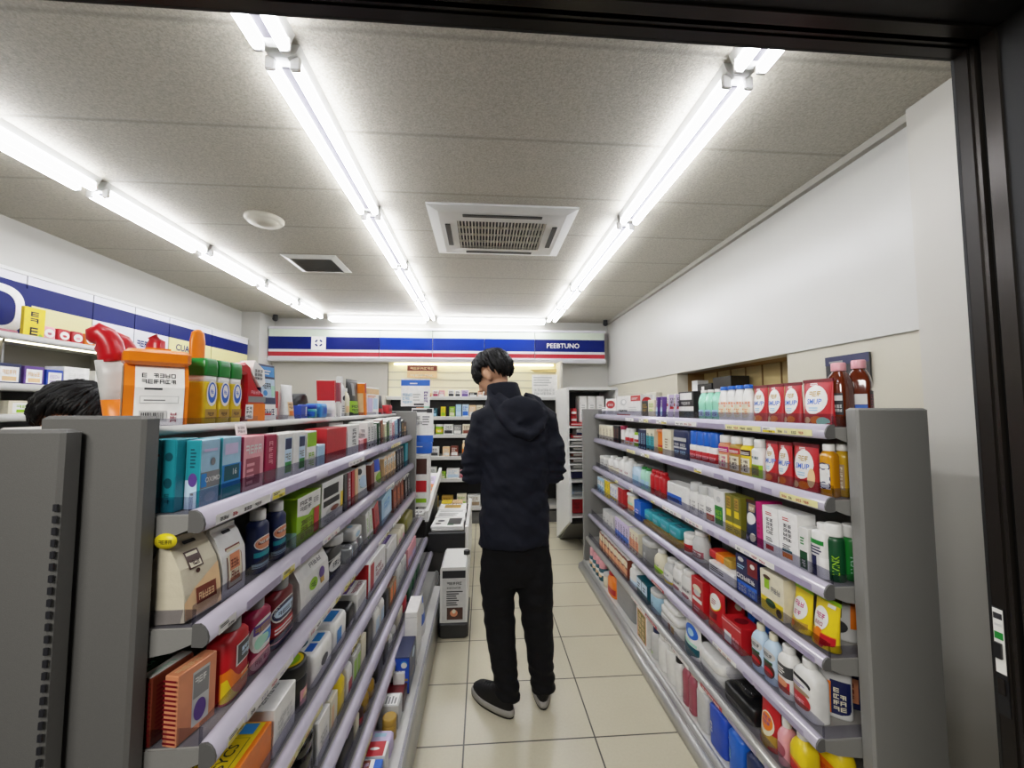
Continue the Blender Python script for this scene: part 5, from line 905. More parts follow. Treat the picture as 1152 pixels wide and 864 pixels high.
run('L5', 447, 458, 2, lambda w: pack(w, .11, .13, 'LGR', [('g', .2, .2, .8, .7, 2, 3, 'GR', 3)], T=[('r', .1, .5, .9, .9, 'LP')], rnd=.12), 'grey and lilac soft pack', 'pack')
run('L5', 459, 468, 2, lambda w: carton(w, .11, .14, 'PK', [('r', .1, .1, .9, .5, 'LP')]), 'pale pink carton', 'box')
# ---- sixth tier
run('L6', 384, 400, 1, lambda w: pack(w, .1, .1, 'BK', rnd=.24, name='film_pack'), 'black crinkled bag-like pack', 'pack')
run('L6', 401, 405, 1, lambda w: pack(w, .09, .1, 'CR', rnd=.2), 'small cream pack', 'pack')
run('L6', 406, 411, 1, lambda w: bottle(w, .08, .11, 'BR', (.6, .16, 'BG'), 2.6, .3, [('r', .2, .1, .8, .6, 'R')]), 'dark brown bottle with red label', 'bottle')
run('L6', 412, 424, 2, lambda w: bottle(w, .08, .115, 'amber_gold', (.5, .14, 'GO'), 2.4, .35, [('r', .2, .1, .8, .5, 'GO')]), 'golden glass bottle', 'bottle')
run('L6', 425, 432, 1, lambda w: pack(w, .09, .1, 'BK', T=[('l', .1, .1, .9, .9, 4, 'LGR', 3)], rnd=.14), 'black pack with white lines', 'pack')
run('L6', 433, 438, 1, lambda w: pack(w, .09, .12, 'LBK', rnd=.14), 'charcoal pack', 'pack')
run('L6', 439, 447, 2, lambda w: bottle(w, .08, .12, 'W', (.5, .14, 'W'), 2.6, .3, [('l', .2, .2, .8, .7, 3, 'GR', 3)]), 'short white bottle', 'bottle')
run('L6', 448, 454, 1, lambda w: pack(w, .09, .12, 'CR', rnd=.16), 'cream soft pack', 'pack')
run('L6', 455, 459, 1, lambda w: pack(w, .09, .11, 'R', rnd=.22, e=3), 'bright red round packet', 'packet')
run('L6', 460, 473, 3, lambda w: pack(w, .09, .12, 'DG', [('r', .2, .2, .8, .6, 'LBK')], rnd=.2), 'dark green packet', 'packet')
# ---- base deck
run('L7', 418, 432, 1, lambda w: carton(w, .085, .09, 'BB', T=[('r', 0, .3, 1, 1, 'W'), ('r', .02, .46, .98, .96, 'RB'), ('g', .08, .5, .92, .92, 2, 6, 'LP', 3)], name='photo_box'), 'blue box with brown photo lid', 'box', back=-.048)
run('L7', 433, 438, 1, lambda w: carton(w, .085, .085, 'W', T=[('r', 0, .1, 1, .9, 'R'), ('e', .5, .5, .1, .2, 'W')]), 'slim box with red top and white dot', 'box', back=-.048)
run('L7', 439, 444, 1, lambda w: pack(w, .09, .06, 'LP', T=[('r', .5, .1, .9, .9, 'LB')], rnd=.2), 'lilac film pack', 'pack', back=-.048)
run('L7', 444.5, 448, 1, lambda w: jar(w*.5, .08, 'GO', 'GO', lidh=.3), 'round gold-topped jar', 'jar', back=-.048)
run('L7', 448.5, 453, 1, lambda w: carton(w, .08, .09, 'LGR', T=[('r', .08, .1, .92, .9, 'VW'), ('l', .15, .2, .85, .8, 4, 'GR', 3)]), 'silver-edged white carton', 'box', back=-.048)
run('L7', 453.5, 459.5, 1, lambda w: carton(w, .09, .05, 'BR', T=[('r', .1, .1, .9, .9, 'DR')], name='product_tray'), 'low dark brown tray', 'tray', back=-.048)
run('L7', 455, 458.5, 1, lambda w: carton(w, .05, .05, 'VW', T=[('g', .1, .2, .9, .8, 2, 2, 'GR', 3)]), 'small white carton in the brown tray', 'box', back=-.036, lift=.052)
run('L7', 460.5, 468, 1, lambda w: carton(w, .065, .16, 'DB', [('g', .2, .3, .7, .4, 1, 4, 'GO', 3), ('e', .6, .8, .2, .12, 'SK')], L=[('r', .03, .03, .97, .97, 'B'), ('e', .62, .8, .24, .1, 'CY'), ('e', .62, .78, .2, .08, 'W'), ('r', .3, .36, .9, .42, 'GO'), ('e', .2, .56, .08, .05, 'GO')], name='detergent_box'), 'royal blue box with white emblem', 'box', back=-.055)
run('L7', 468.5, 475, 1, lambda w: carton(w, .06, .26, 'VW', [('l', .2, .1, .8, .2, 2, 'LGR', 3)], L=[('r', .05, .9, .95, .91, 'LGR')], name='milk_carton'), 'tall plain white carton', 'box', back=-.055)
run('L7', 475.5, 481, 1, lambda w: pouch(w, .055, .17, 'W', [('r', .1, .3, .9, .95, 'BB'), ('e', .5, .7, .3, .14, 'W')], name='refill_pouch'), 'white pouch with blue upper panel', 'pouch', back=-.05)
# ------------------------------------------------------------------ sign band over the back shelves
FY = 5.50
root = empty('sign_band', (-.56, FY, 2.09)); tag(root, 'long backlit blue sign band with red stripe across the back wall', 'sign')
def kb(mb, name, p=None): 
    o = mb.build(name, p or root); 
    if (p or root) is root: o.location = -root.location
    return o
kb(MB().box(-2.82, 1.70, FY+.02, YB, 2.09, 2.53, 'plastic_white'), 'housing')
xs = [-2.82, -1.385, -.68, .02, .715, 1.70]
for i in range(5):
    a, b = xs[i]+.004, xs[i+1]-.004; m = MB(); mt = ['panel_navy', 'panel_blue', 'panel_blue', 'panel_blue', 'panel_navy'][i]
    for z0, z1, q in ((2.405, 2.512, 'panel_mint'), (2.236, 2.405, mt), (2.202, 2.236, 'panel_white'), (2.145, 2.202, 'panel_red'), (2.125, 2.145, 'panel_white')): m.box(a, b, FY, FY+.02, z0, z1, q)
    kb(m, 'sign_panel')
m = MB().cbox(-2.83, 1.71, FY-.012, FY+.03, 2.505, 2.535, 'panel_white', .004); m.loft([[(x, FY-.012, 2.126), (x, FY+.03, 2.126), (x, FY+.03, 2.075), (x, FY+.004, 2.085)] for x in (-2.83, 1.71)], 'panel_white', smooth=False); kb(m, 'trim_bar')
m = MB(); sf = Surf(lambda u, v, o: (.86+u*.50, FY-.001-o, 2.255+v*.13), .50, .13); print_on(m, sf, [('t', 'PEEBTUNO', .5, .5, .52, 'VW')]); 
vs, fs, asp = text_polys('PEEBTUNO', .012)
kb(m, 'lettering')
m = MB(); sf = Surf(lambda u, v, o: (-2.27+u*.19, FY-.002-o, 2.232+v*.178), .19, .178)
arc = lambda a0, a1: ('p', [(.5+.27*cos(a0+(a1-a0)*t/8), .5+.27*sin(a0+(a1-a0)*t/8)) for t in range(9)]+[(.5+.17*cos(a1-(a1-a0)*t/8), .5+.17*sin(a1-(a1-a0)*t/8)) for t in range(9)], 'panel_navy')
print_on(m, sf, [('r', 0, 0, 1, 1, 'VW')]+[arc(a, a+.9) for a in (.35, 1.92, 3.49, 5.06)]); kb(m, 'emblem')
# ------------------------------------------------------------------ sign band and shelves along the left wall
SX = XL+.10
root = empty('wall_shelf', (SX, 3.6, 0)); tag(root, 'white wall shelving along the left wall below the blue sign band', 'shelving')
for z, dx in ((1.885, .30), (1.585, .36), (1.41, .40), (1.22, .42), (1.0, .42)):
    s_ = MB().box(XL, XL+dx, 1.9, 5.25, z-.025, z, 'shelf_white'); sh = kid(s_, 'shelf', root, root)
    r = MB(); rail(r, XL+dx, 1, z-.002, 1.9, 5.25, 'shelf_white', .8); r.build('price_rail', sh)
kid(MB().box(XL+.001, XL+.02, 1.9, 5.25, .1, 1.86, 'steel_dark'), 'back_panel', root, root)
for y in (2.55, 3.35, 4.3): kid(MB().box(XL+.02, XL+.26, y-.006, y+.006, .1, 1.86, 'steel_grey'), 'divider', root, root)
kid(MB().box(XL+.02, XL+.26, 1.9, 5.25, .05, .12, 'steel_dark'), 'base', root, root)
kid(MB().tube([(XL+.25, 1.95, 1.858), (XL+.25, 5.2, 1.858)], .010, 'shelf_light', 8), 'light_tube', root, root)
root2 = root; root = empty('sign_band', (SX, 3.7, 2.1)); tag(root, 'navy and cream sign band high along the left wall', 'sign')
kb(MB().box(XL, SX-.012, 1.9, 5.28, 1.90, 2.33, 'plastic_white'), 'housing')
ys = [1.9, 2.40, 2.80, 3.25, 3.62, 4.0, 4.6, 5.28]
for i in range(7):
    a, b = ys[i]+.004, ys[i+1]-.004; m = MB()
    for z0, z1, q in ((2.255, 2.315, 'panel_white'), (2.125, 2.255, 'panel_navy'), (1.905, 2.125, 'panel_white' if i in (4, 3) else 'panel_cream')): m.box(SX-.012, SX, a, b, z0, z1, q)
    kb(m, 'sign_panel')
m = MB(); print_on(m, Surf(lambda u, v, o: (SX+.001+o, 3.64+u*.33, 1.95+v*.12), .33, .12), [('g', .04, .3, .5, .9, 1, 4, 'panel_navy', 3), ('l', .04, .05, .6, .2, 1, 'RO', 3)]); print_on(m, Surf(lambda u, v, o: (SX+.001+o, 4.04+u*.5, 2.0+v*.09), .5, .09), [('t', 'CUAMATE', .5, .5, .7, 'panel_navy')]); kb(m, 'lettering')
m = MB().cbox(SX-.01, SX+.006, 1.9, 5.28, 2.31, 2.335, 'plastic_white', .003); kb(m, 'trim_bar')
o_ = empty('logo_sign', (SX+.02, 2.60, 2.06)); tag(o_, 'navy rounded square sign with a big white letter O at the left edge', 'sign')
rr = lambda r, e, x: [(x, r*math.copysign(abs(cos(t))**(2/e), cos(t)), r*.92*math.copysign(abs(sin(t))**(2/e), sin(t))) for t in [2*pi*j/40 for j in range(40)]]
MB().loft([rr(.205, 4, -.01), rr(.205, 4, .012)], 'panel_navy', smooth=False).build('board', o_)
MB().loft([rr(.165, 2.8, .0125), rr(.165, 2.8, .016), rr(.115, 2.8, .016), rr(.115, 2.8, .0125)], 'VW', cap0=False, cap1=False, smooth=False).build('letter', o_)
# goods on the left wall
WZ = {1: 1.885, 2: 1.585, 3: 1.41, 4: 1.22}; WD = {1: .27, 2: .33, 3: .37, 4: .39}
def wput(o, k, y, lab, cat, group=None, lift=0, rock=0):
    d = max(v.co.y for v in o.data.vertices)-min(v.co.y for v in o.data.vertices)
    return put(o, XL+WD[k]-d/2-.005, y, WZ[k]+.0015+lift, 90, lab, cat, rock=rock, group=group)
wput(carton(.12, .02, .19, 'Y', [('g', .3, .5, .75, .92, 2, 1, 'ink', 3), ('g', .3, .1, .75, .45, 1, 1, 'ink', 5), ('e', .8, .1, .1, .06, 'LG')], name='sign_card'), 1, 2.70, 'yellow upright sign card with black characters on the left wall shelf', 'sign')
for i, (y, c, e, k) in enumerate(((2.79, 'PK', 'W', 'RO'), (2.885, 'R', 'VW', 'R'), (2.975, 'R', 'W', 'PK'), (3.065, 'O', 'W', 'Y'))):
    wput(pack(.082, .06, .092, c, [('e', .5, .55, .44, .4, e), ('g' if i != 3 else 'e', *((.3, .4, .7, .7, 1, 3, k, i+3) if i != 3 else (.5, .55, .3, .28, 'O'))), ('e', .5, .5, .16, .12, k if i != 3 else 'Y')], rnd=.22, name='snack_packet'), 1, y, ['pale pink square packet with white badge', 'bright red packet with white ring badge', 'red packet with square white badge', 'orange packet with yellow ring badge'][i]+' on the left wall top shelf', 'packet')
wput(pack(.1, .06, .03, 'RO', rnd=.1), 1, 2.57, 'flat dull red pack beside the yellow sign card', 'pack')
for k, lst in {2: [(2.42, .09, .12, 'LGR', 'ink', 'grey round-labelled'), (2.53, .12, .125, 'DB', 'PE', 'navy'), (2.66, .11, .12, 'PU', 'PE', 'purple'), (2.78, .10, .11, 'B', 'LP', 'royal blue'), (2.92, .17, .14, 'VW', 'W', 'plain white'), (3.10, .10, .13, 'W', 'TQ', 'white and teal'), (3.22, .09, .135, 'CR', 'LG', 'cream and lime'), (3.32, .08, .14, 'W', 'R', 'white and red')],
               3: [(2.36, .18, .13, 'W', 'GR', 'white grey-printed'), (2.60, .20, .085, 'CR', 'LG', 'cream leaf-printed'), (2.82, .18, .085, 'W', 'GR', 'low white'), (3.05, .16, .1, 'W', 'R', 'white red-printed')],
               4: [(2.36, .14, .06, 'LP', 'GR', 'lilac'), (2.54, .14, .055, 'W', 'DB', 'white navy-printed'), (2.72, .14, .06, 'LB', 'W', 'pale blue'), (2.9, .14, .06, 'LGR', 'PU', 'grey')]}.items():
    for i, (y, w_, h, c, ink, nm) in enumerate(lst):
        wput(carton(w_, .12, h, c, [('r', .1, .15, .9, .85, c if ink == 'W' else 'VW'), ('g', .2, .5, .8, .78, 1, 4, ink, i+2), ('r', .2, .2, .8, .4, ink)]), k, y, f"{nm} carton on the left wall's {['', 'top', 'second', 'third', 'fourth'][k]} shelf", 'box')
wput(carton(.18, .02, .085, 'VW', [('r', .02, .04, .98, .96, 'CM'), ('r', .06, .1, .48, .9, 'VW'), ('r', .52, .1, .94, .9, 'VW'), ('l', .1, .2, .44, .8, 3, 'CM', 3), ('l', .56, .2, .9, .8, 3, 'CM', 4)], name='price_card'), 3, 2.985, 'white price card with crimson frame on the left wall shelving', 'card', lift=.09)
# ------------------------------------------------------------------ back wall shelving
BY = 5.22
root = empty('wall_shelf', (-.2, 5.4, 0)); tag(root, 'white shelving across the back wall behind the customer', 'shelving')
kid(MB().box(-1.25, 1.02, YB-.03, YB-.005, .05, 1.60, 'black_plastic'), 'back_panel', root, root)
m = MB(); m.box(-1.28, 1.05, YB-.06, YB-.02, 1.60, 2.085, 'glow_cream')
for z in (1.74, 1.84, 1.95): m.box(-1.28, 1.05, YB-.064, YB-.06, z-.003, z+.003, 'shelf_grey')
kid(m, 'slat_panel', root, root)
kid(MB().tube([(-1.2, YB-.10, 2.055), (.98, YB-.10, 2.055)], .012, 'shelf_light', 8), 'light_tube', root, root)
BZ = {1: 1.605, 2: 1.345, 3: 1.115, 4: .84, 5: .565, 6: .21}; BD = {1: .30, 2: .34, 3: .36, 4: .42, 5: .44, 6: .44}
for k, z in BZ.items():
    sh = kid(MB().box(-1.25, 1.02, YB-BD[k]+.01, YB-.03, z-.025, z, 'shelf_white'), 'shelf', root, root)
    MB().cbox(-1.25, 1.02, YB-BD[k]-.006, YB-BD[k]+.012, z-.04, z+.006, 'shelf_white', .004).build('price_rail', sh)
for x in (-1.27, 1.035): kid(MB().box(x-.015, x+.015, YB-.40, YB-.02, .02, 2.08 if x > 0 else 1.62, 'plastic_cream'), 'side_panel', root, root)
kid(MB().box(-1.25, 1.02, YB-.42, YB-.05, 0, .14, 'steel_dark'), 'plinth', root, root)
kid(MB().box(-2.82, -1.29, YB-.05, YB-.01, 0, 2.085, 'wall_plain'), 'blank_panel', root, root)
def bput(o, k, x, lab, cat, group=None, lift=0):
    d = max(v.co.y for v in o.data.vertices)-min(v.co.y for v in o.data.vertices)
    return put(o, x, YB-BD[k]+.02+d/2, BZ[k]+.0015+lift, 0, lab, cat, group=group)
BN = ['', "back wall's top shelf", "back wall's second shelf", "back wall's third shelf", "back wall's fourth shelf", "back wall's fifth shelf", "back wall's bottom shelf"]
CN = dict(W='white', CR='cream', R='red', O='orange', Y='yellow', LG='lime', G='green', DG='dark green', T='teal', LB='pale blue', B='blue', NB='navy', BK='black', LGR='light grey', BR='brown', PK='pink', PU='purple', PE='peach', SA='salmon', MI='mint', GO='gold', RB='rust', LP='lilac', SK='sky blue', BG='tan', GR='grey', TQ='turquoise', VW='pure white', RO='rose', DT='deep teal', CY='bright blue', DGR='charcoal', LBK='soot black', MG='magenta')
rows = {1: 'W:R:box:.10:.13 PE:R:box:.08:.05 W:CM:box:.075:.09 PK:W:box:.07:.085 W:ink:box:.075:.095 VW:LBK:box:.07:.09 LP:PU:box:.09:.09 LBK:W:box:.11:.06 SA:W:box:.06:.08 W:GR:box:.10:.13 VW:GR:box:.11:.14 CR:GR:box:.10:.12 W:LGR:box:.10:.13',
        2: 'SA:CR:box:.09:.12 MI:W:box:.06:.14 DT:LB:box:.10:.11 Y:LG:box:.06:.13 LG:CR:box:.07:.13 LB:SK:box:.07:.16 SK:BB:box:.08:.16 PE:W:box:.09:.15 CR:BG:box:.08:.15 W:GO:box:.07:.14 R:W:box:.08:.13 W:G:box:.1:.12',
        3: 'W:ink:box:.14:.15 VW:PE:box:.10:.13 LG:Y:jar:.10:.13 W:ink:box:.12:.13 GR:W:box:.10:.12 CR:RB:box:.11:.13 O:W:jar:.08:.11 W:B:box:.12:.12',
        4: 'BR:O:box:.10:.12 R:DR:box:.12:.07 W:DGR:box:.13:.12 PE:W:box:.09:.12 RB:W:box:.09:.13 PE:O:bottle:.05:.20 LBK:RO:box:.12:.17 NB:LB:box:.1:.12 W:G:box:.12:.1',
        5: 'LGR:GR:box:.14:.06 W:GR:box:.13:.14 LG:CR:box:.10:.08 VW:SK:box:.16:.12 PK:RO:box:.12:.10 CR:PE:box:.14:.11 W:ink:box:.12:.13 SA:CR:box:.1:.1',
        6: 'Y:GO:box:.16:.12 GO:BR:box:.14:.13 CR:LG:box:.12:.15 W:BG:box:.16:.14 PE:W:box:.14:.12 W:ink:box:.15:.14 LGR:W:box:.14:.12'}
X0 = {1: -.86, 2: -.86, 3: -.88, 4: -.93, 5: -.86, 6: -.72}; rb = random.Random(4); seen = {}
for k, s_ in rows.items():
    x = X0[k]
    for i, it in enumerate(s_.split()):
        c, ink, kind, w_, h = it.split(':'); w_, h = float(w_), float(h); x += w_/2
        if kind == 'box': o = carton(w_, .1, h, c, [('r', .08, .1, .92, .42, ink), ('g', .15, .55, .85, .88, 1+(h > .11), 3, ink, i+k), ('l', .15, .46, .7, .52, 1, ink, 2)])
        elif kind == 'jar': o = jar(w_/2, h, c, 'W', [('r', .1, .2, .9, .8, ink), ('g', .3, .3, .7, .7, 1, 3, 'W', 3)])
        else: o = bottle(w_, .05, h, c, (.6, .15, 'CR'), 2.4, .2, [('r', .2, .2, .8, .7, ink)])
        cat = {'box': 'box', 'jar': 'jar', 'bottle': 'bottle'}[kind]
        inkn = CN.get(ink, 'dark'); lab = f"{CN.get(c, 'dark')} {'carton' if kind == 'box' else kind} with {inkn} print on the {BN[k]}"
        seen[lab] = seen.get(lab, 0)+1
        if seen[lab] > 1: lab = f"{CN.get(c, 'dark')} {'carton' if kind == 'box' else kind} with {inkn} print, one further right, {BN[k]}"
        bput(o, k, x, lab, cat); x += w_/2+rb.choice([.008, .015, .05])
b = MB().box(-1.02, -.62, YB-.115, YB-.105, 1.965, 2.04, 'RB'); b.box(-1.02, -.62, YB-.115, YB-.105, 1.87, 1.96, 'PE')
g_ = MB(); print_on(g_, Surf(lambda u, v, o: (-1.02+u*.4, YB-.1155-o, 1.87+v*.17), .4, .17), [('g', .1, .64, .9, .92, 1, 7, 'PE', 3), ('g', .1, .1, .9, .3, 1, 5, 'CR', 3)])
o = b.build('hanging_sign'); g_.build('lettering', o); tag(o, 'small brown and cream sign hanging over the back shelves', 'sign')
o = MB().loft([[(x, YB-.12, z) for x, z in ((.72, 1.955), (1.02, 1.955), (1.02, 2.0), (.66, 1.99))], [(x, YB-.10, z) for x, z in ((.72, 1.955), (1.02, 1.955), (1.02, 2.0), (.66, 1.99))]], 'wood_pale', smooth=False).build('wooden_board'); tag(o, 'thin pale wooden board high at the right of the back shelves', 'board')
o = carton(.34, .02, .3, 'VW', [('l', .06, .5, .94, .95, 4, 'LGR', 3), ('g', .08, .1, .92, .4, 2, 7, 'LGR', 4)], name='poster'); put(o, .83, YB-.28, 1.607, 0, 'white printed notice at the right end of the back shelves', 'poster')
# ------------------------------------------------------------------ posters and displays beyond the left rack
def poster(x, y, z, w_, h, F, lab, rz=0):
    o = carton(w_, .006, h, 'VW', F, name='hanging_poster', b=.001); put(o, x, y, z, rz, lab, 'poster')
px = lambda u, Y, z=HC: u
poster(-.565, 3.46, 1.47, .24, .235, [('r', .0, .74, 1, .95, 'BB'), ('r', 0, .95, 1, 1, 'W'), ('l', .3, .8, .7, .88, 1, 'W', 3), ('g', .06, .1, .4, .5, 3, 4, 'LB', 3), ('g', .8, .14, .95, .56, 4, 1, 'PU', 3), ('l', .42, .2, .76, .5, 3, 'LGR', 4), ('r', .45, .04, .8, .1, 'ink')], 'white hanging poster with blue top band behind the left rack')
poster(-.505, 3.47, 1.17, .18, .285, [('r', .04, .88, .92, .96, 'DGR'), ('r', .7, .86, .95, .98, 'ink'), ('g', .1, .5, .5, .8, 2, 4, 'GR', 3), ('l', .5, .5, .9, .8, 4, 'GR', 3), ('r', 0, 0, 1, .2, 'BB')], 'lower white poster with small grey print')
o = pack(.185, .08, .10, 'BB', [('l', .2, .6, .8, .8, 1, 'W', 3)], rnd=.12, name='tissue_pack'); put(o, -.53, 3.60, 1.064, 0, 'bright blue wrapped pack on the display box under the posters', 'pack')
o = carton(.15, .14, .44, 'W', [('r', .12, .62, .88, .92, 'BR'), ('r', .12, .28, .88, .5, 'R'), ('r', .12, .08, .88, .16, 'LG')], name='display_tower'); put(o, -.53, 3.60, .62, 0, 'white display box with brown and red packs under the posters', 'box')
# slanted magazine rack
root = empty('magazine_rack', (-.55, 3.8, 0)); tag(root, 'white rimmed slanted magazine rack beyond the left rack', 'rack')
m = MB().loft([[(x, 3.42, z0), (x, 4.45, z0+.2), (x, 4.45, z0+.18), (x, 3.42, z0-.02)] for x, z0 in ((-1.05, .56), (-.455, .56))], 'plastic_white', smooth=False); kid(m, 'sloped_tray', root, root)
m = MB().loft([[(x, 3.40, z) for x, z in ((-.465, .53), (-.437, .53), (-.437, .615), (-.465, .615))], [(x, 4.46, z) for x, z in ((-.465, .73), (-.437, .73), (-.437, .815), (-.465, .815))]], 'plastic_white', smooth=False); kid(m, 'rim', root, root)
m = MB().box(-1.02, -.47, 3.5, 4.4, 0, .55, 'counter_dark'); kid(m, 'base', root, root)
sl = math.degrees(math.atan2(.2, 1.03))
for i, (x, y, c, c2, nm) in enumerate(((-.44, 3.55, 'VW', 'ink', 'white newspaper with black picture'), (-.45, 3.78, 'BR', 'O', 'brown and orange magazine'), (-.42, 3.98, 'O', 'CR', 'orange magazine'), (-.62, 3.62, 'VW', 'GR', 'white newspaper'), (-.62, 3.85, 'CR', 'SA', 'cream and salmon magazine'), (-.60, 4.1, 'LB', 'RB', 'pale blue magazine'), (-.44, 4.2, 'LP', 'CR', 'lilac magazine'))):
    o = carton(.17, .22, .016, c, T=[('r', .1, .4, .6, .8, c2), ('g', .1, .1, .9, .3, 1, 5, c2, i), ('l', .62, .4, .95, .9, 4, 'GR', i)], name='magazine'); put(o, x-.12, y, .562+(y-3.42)*.194+.003, 4*(i % 3)-3, f'{nm} lying on the slanted magazine rack', 'magazine', rock=-sl)
for i, (x, y, c, nm) in enumerate(((-.52, 3.62, 'CY', 'light blue bowl-shaped packet'), (-.60, 3.78, 'SA', 'salmon crumpled packet'), (-.47, 3.86, 'Y', 'yellow crumpled packet'), (-.56, 4.0, 'RB', 'rust coloured packet'))):
    o = pack(.13, .1, .07, c, T=[('r', .2, .2, .8, .8, 'W')], rnd=.25, name='snack_packet'); put(o, x-.1+(.05 if i == 0 else 0), y+(.14 if i == 0 else 0), .62+(y-3.42)*.194, 20*i, f'{nm} heaped on the slanted magazine rack', 'packet', rock=-sl)
# low newspaper stand
root = empty('newspaper_stand', (-.2, 3.6, 0)); tag(root, 'low black newspaper stand in the aisle behind the left rack', 'stand')
kid(MB().cbox(-.432, -.135, 3.345, 4.35, .30, .455, 'black_plastic', .008), 'top_tray', root, root)
kid(MB().box(-.43, -.16, 3.36, 4.33, 0, .30, 'counter_dark'), 'cabinet', root, root)
kid(MB().cbox(-.138, -.108, 3.36, 4.40, .02, .50, 'plastic_white', .006), 'side_panel', root, root)
for i, (y, nm, F_) in enumerate(((3.52, 'front', [('r', .5, .2, .92, .95, 'DGR'), ('r', .06, .2, .46, .8, 'W'), ('e', .26, .62, .12, .1, 'ink'), ('e', .2, .3, .1, .1, 'DGR'), ('r', .5, .1, .7, .3, 'DG')]), (3.80, 'middle', [('l', .1, .1, .9, .6, 5, 'GR', 3), ('r', .1, .7, .9, .9, 'LGR')]), (4.08, 'back', [('r', .2, .2, .8, .7, 'GO'), ('g', .1, .75, .9, .95, 1, 5, 'ink', 3)]))):
    for j in range(2):
        o = carton(.26, .25, .018, 'VW', T=F_, name='newspaper', b=.003); put(o, -.285, y, .456+.0195*j, [2, -2][j]+i, f"folded newspaper, {['lower', 'upper'][j]} one of the {nm} pile on the low black stand", 'newspaper', group='newspapers on the low black stand')
for i, (x, c, nm) in enumerate(((-.36, 'Y', 'yellow'), (-.25, 'PE', 'peach'))):
    o = carton(.1, .12, .05, c, T=[('g', .1, .2, .9, .8, 2, 4, 'GO', 3)], name='food_carton'); put(o, x, 4.24, .457, 0, f'{nm} flat carton at the back of the low black stand', 'box')
# free-standing sign box in the aisle
root = empty('sign_box', (-.17, 2.85, 0)); tag(root, 'free-standing grey sign box with a framed notice in the aisle', 'sign')
kid(MB().cbox(-.272, -.085, 2.66, 3.04, .0, .10, 'black_plastic', .012), 'base', root, root)
m = MB(); o1 = [(-.264, .10), (-.092, .10), (-.092, .425), (-.104, .44), (-.252, .44), (-.264, .425)]
m.loft([[(x, y, z) for x, z in o1] for y in (2.665, 3.02)], 'plastic_white', smooth=False); kid(m, 'body', root, root)
kid(MB().box(-.250, -.104, 2.660, 2.665, .375, .42, 'ink'), 'header', root, root)
m = MB(); print_on(m, Surf(lambda u, v, o: (-.250+u*.148, 2.6648-o, .105+v*.265), .148, .265), [('r', 0, 0, 1, 1, 'tag_white'), ('r', 0, 0, 1, 1, 'LGR'), ('r', .2, .05, .88, .33, 'BR'), ('e', .5, .2, .16, .08, 'SA'), ('e', .5, .24, .08, .05, 'CR'), ('g', .2, .86, .85, .95, 1, 5, 'ink', 3), ('g', .2, .77, .8, .82, 1, 6, 'ink', 5), ('l', .18, .38, .9, .74, 7, 'ink', 4)]); kid(m, 'notice', root, root)
kid(MB().lathe([(.022, .44), (.022, .462), (.018, .467)], 'black_plastic', (-.105, 2.9, 0), 16), 'knob', root, root)
# ------------------------------------------------------------------ tall newspaper rack behind the right rack
root = empty('newspaper_rack', (1.1, 4.3, 0)); tag(root, 'tall white newspaper rack with open trays behind the right rack', 'rack')
for x in (.855, 1.36): kid(MB().loft([[(x-.012, y, z), (x+.012, y, z)] for y, z in []] or [[(x+q, y, z) for y, z in ((4.05, .30), (4.62, .0), (4.62, 1.66), (4.02, 1.66), (4.02, .95), (3.93, .70), (3.93, .36))] for q in (-.012, .012)], 'plastic_white', smooth=False), 'side_panel', root, root)
kid(MB().box(.86, 1.36, 4.58, 4.61, .05, 1.64, 'LBK'), 'back_panel', root, root)
kid(MB().box(.86, 1.36, 4.02, 4.6, 1.64, 1.67, 'plastic_white'), 'top', root, root)
kid(MB().loft([[(x, 4.06, .30), (x, 4.55, .0), (x, 4.60, .0), (x, 4.60, .30)] for x in (.868, 1.35)], 'steel_dark', smooth=False), 'base', root, root)
TZ = [.40, .58, .74, .84, .90, .96, 1.02, 1.08, 1.145, 1.27]
for z in TZ: kid(MB().loft([[(x, 3.96+(.05 if z > .8 else 0), z-.012), (x, 4.57, z-.004), (x, 4.57, z+.006), (x, 3.96+(.05 if z > .8 else 0), z)] for x in (.868, 1.35)], 'plastic_white', smooth=False), 'tray', root, root)
for i, (z, c, nm) in enumerate(((.585, 'SK', 'pale blue'), (.745, 'NB', 'navy'), (.845, 'GR', 'grey'), (.906, 'BR', 'brown'), (.966, 'RB', 'rust'), (1.026, 'DGR', 'charcoal'), (1.086, 'LGR', 'light grey'), (1.15, 'R', 'red'))):
    h = .082 if i == 1 else .028
    o = carton(.42, .38, h, c, T=[('l', .1, .1, .9, .9, 6, 'W', i)], F=[('r', .05, .2, .6, .8, 'W')] if i != 1 else [], name='newspaper', b=.002); put(o, 1.11, 4.27, z+.003, 0, f'{nm} folded newspaper in the tall white rack', 'newspaper')
o = pack(.13, .14, .16, 'R', [('g', .1, .2, .6, .8, 2, 3, 'DR', 3)], rnd=.06, name='gift_pack'); put(o, .96, 4.12, .408, 0, 'bright red pack in the lowest tray of the white rack', 'pack')
o = carton(.26, .2, .06, 'VW', [('r', 0, .0, 1, .4, 'DB'), ('g', .1, .5, .9, .9, 1, 6, 'GR', 3)], name='paper_pack'); put(o, 1.09, 4.2, 1.182, 0, 'white and navy pack on the red newspaper', 'pack')
o = carton(.4, .24, .03, 'R', [('r', 0, .4, 1, .6, 'W')], name='paper_pack'); put(o, 1.1, 4.2, 1.278, 0, 'flat red and white pack in the upper tray', 'pack')
for i, x in enumerate((1.035, 1.125, 1.215)):
    o = pack(.085, .2, .27, 'VW', [('l', .2, .2, .8, .8, 5, 'LGR', 3)], rnd=.06, name='paper_pack'); put(o, x, 4.2, 1.31, 0, f'white upright paper pack, {ORD[3][i].replace("nearest", "left").replace("farthest", "right")} of three atop the white rack', 'pack')
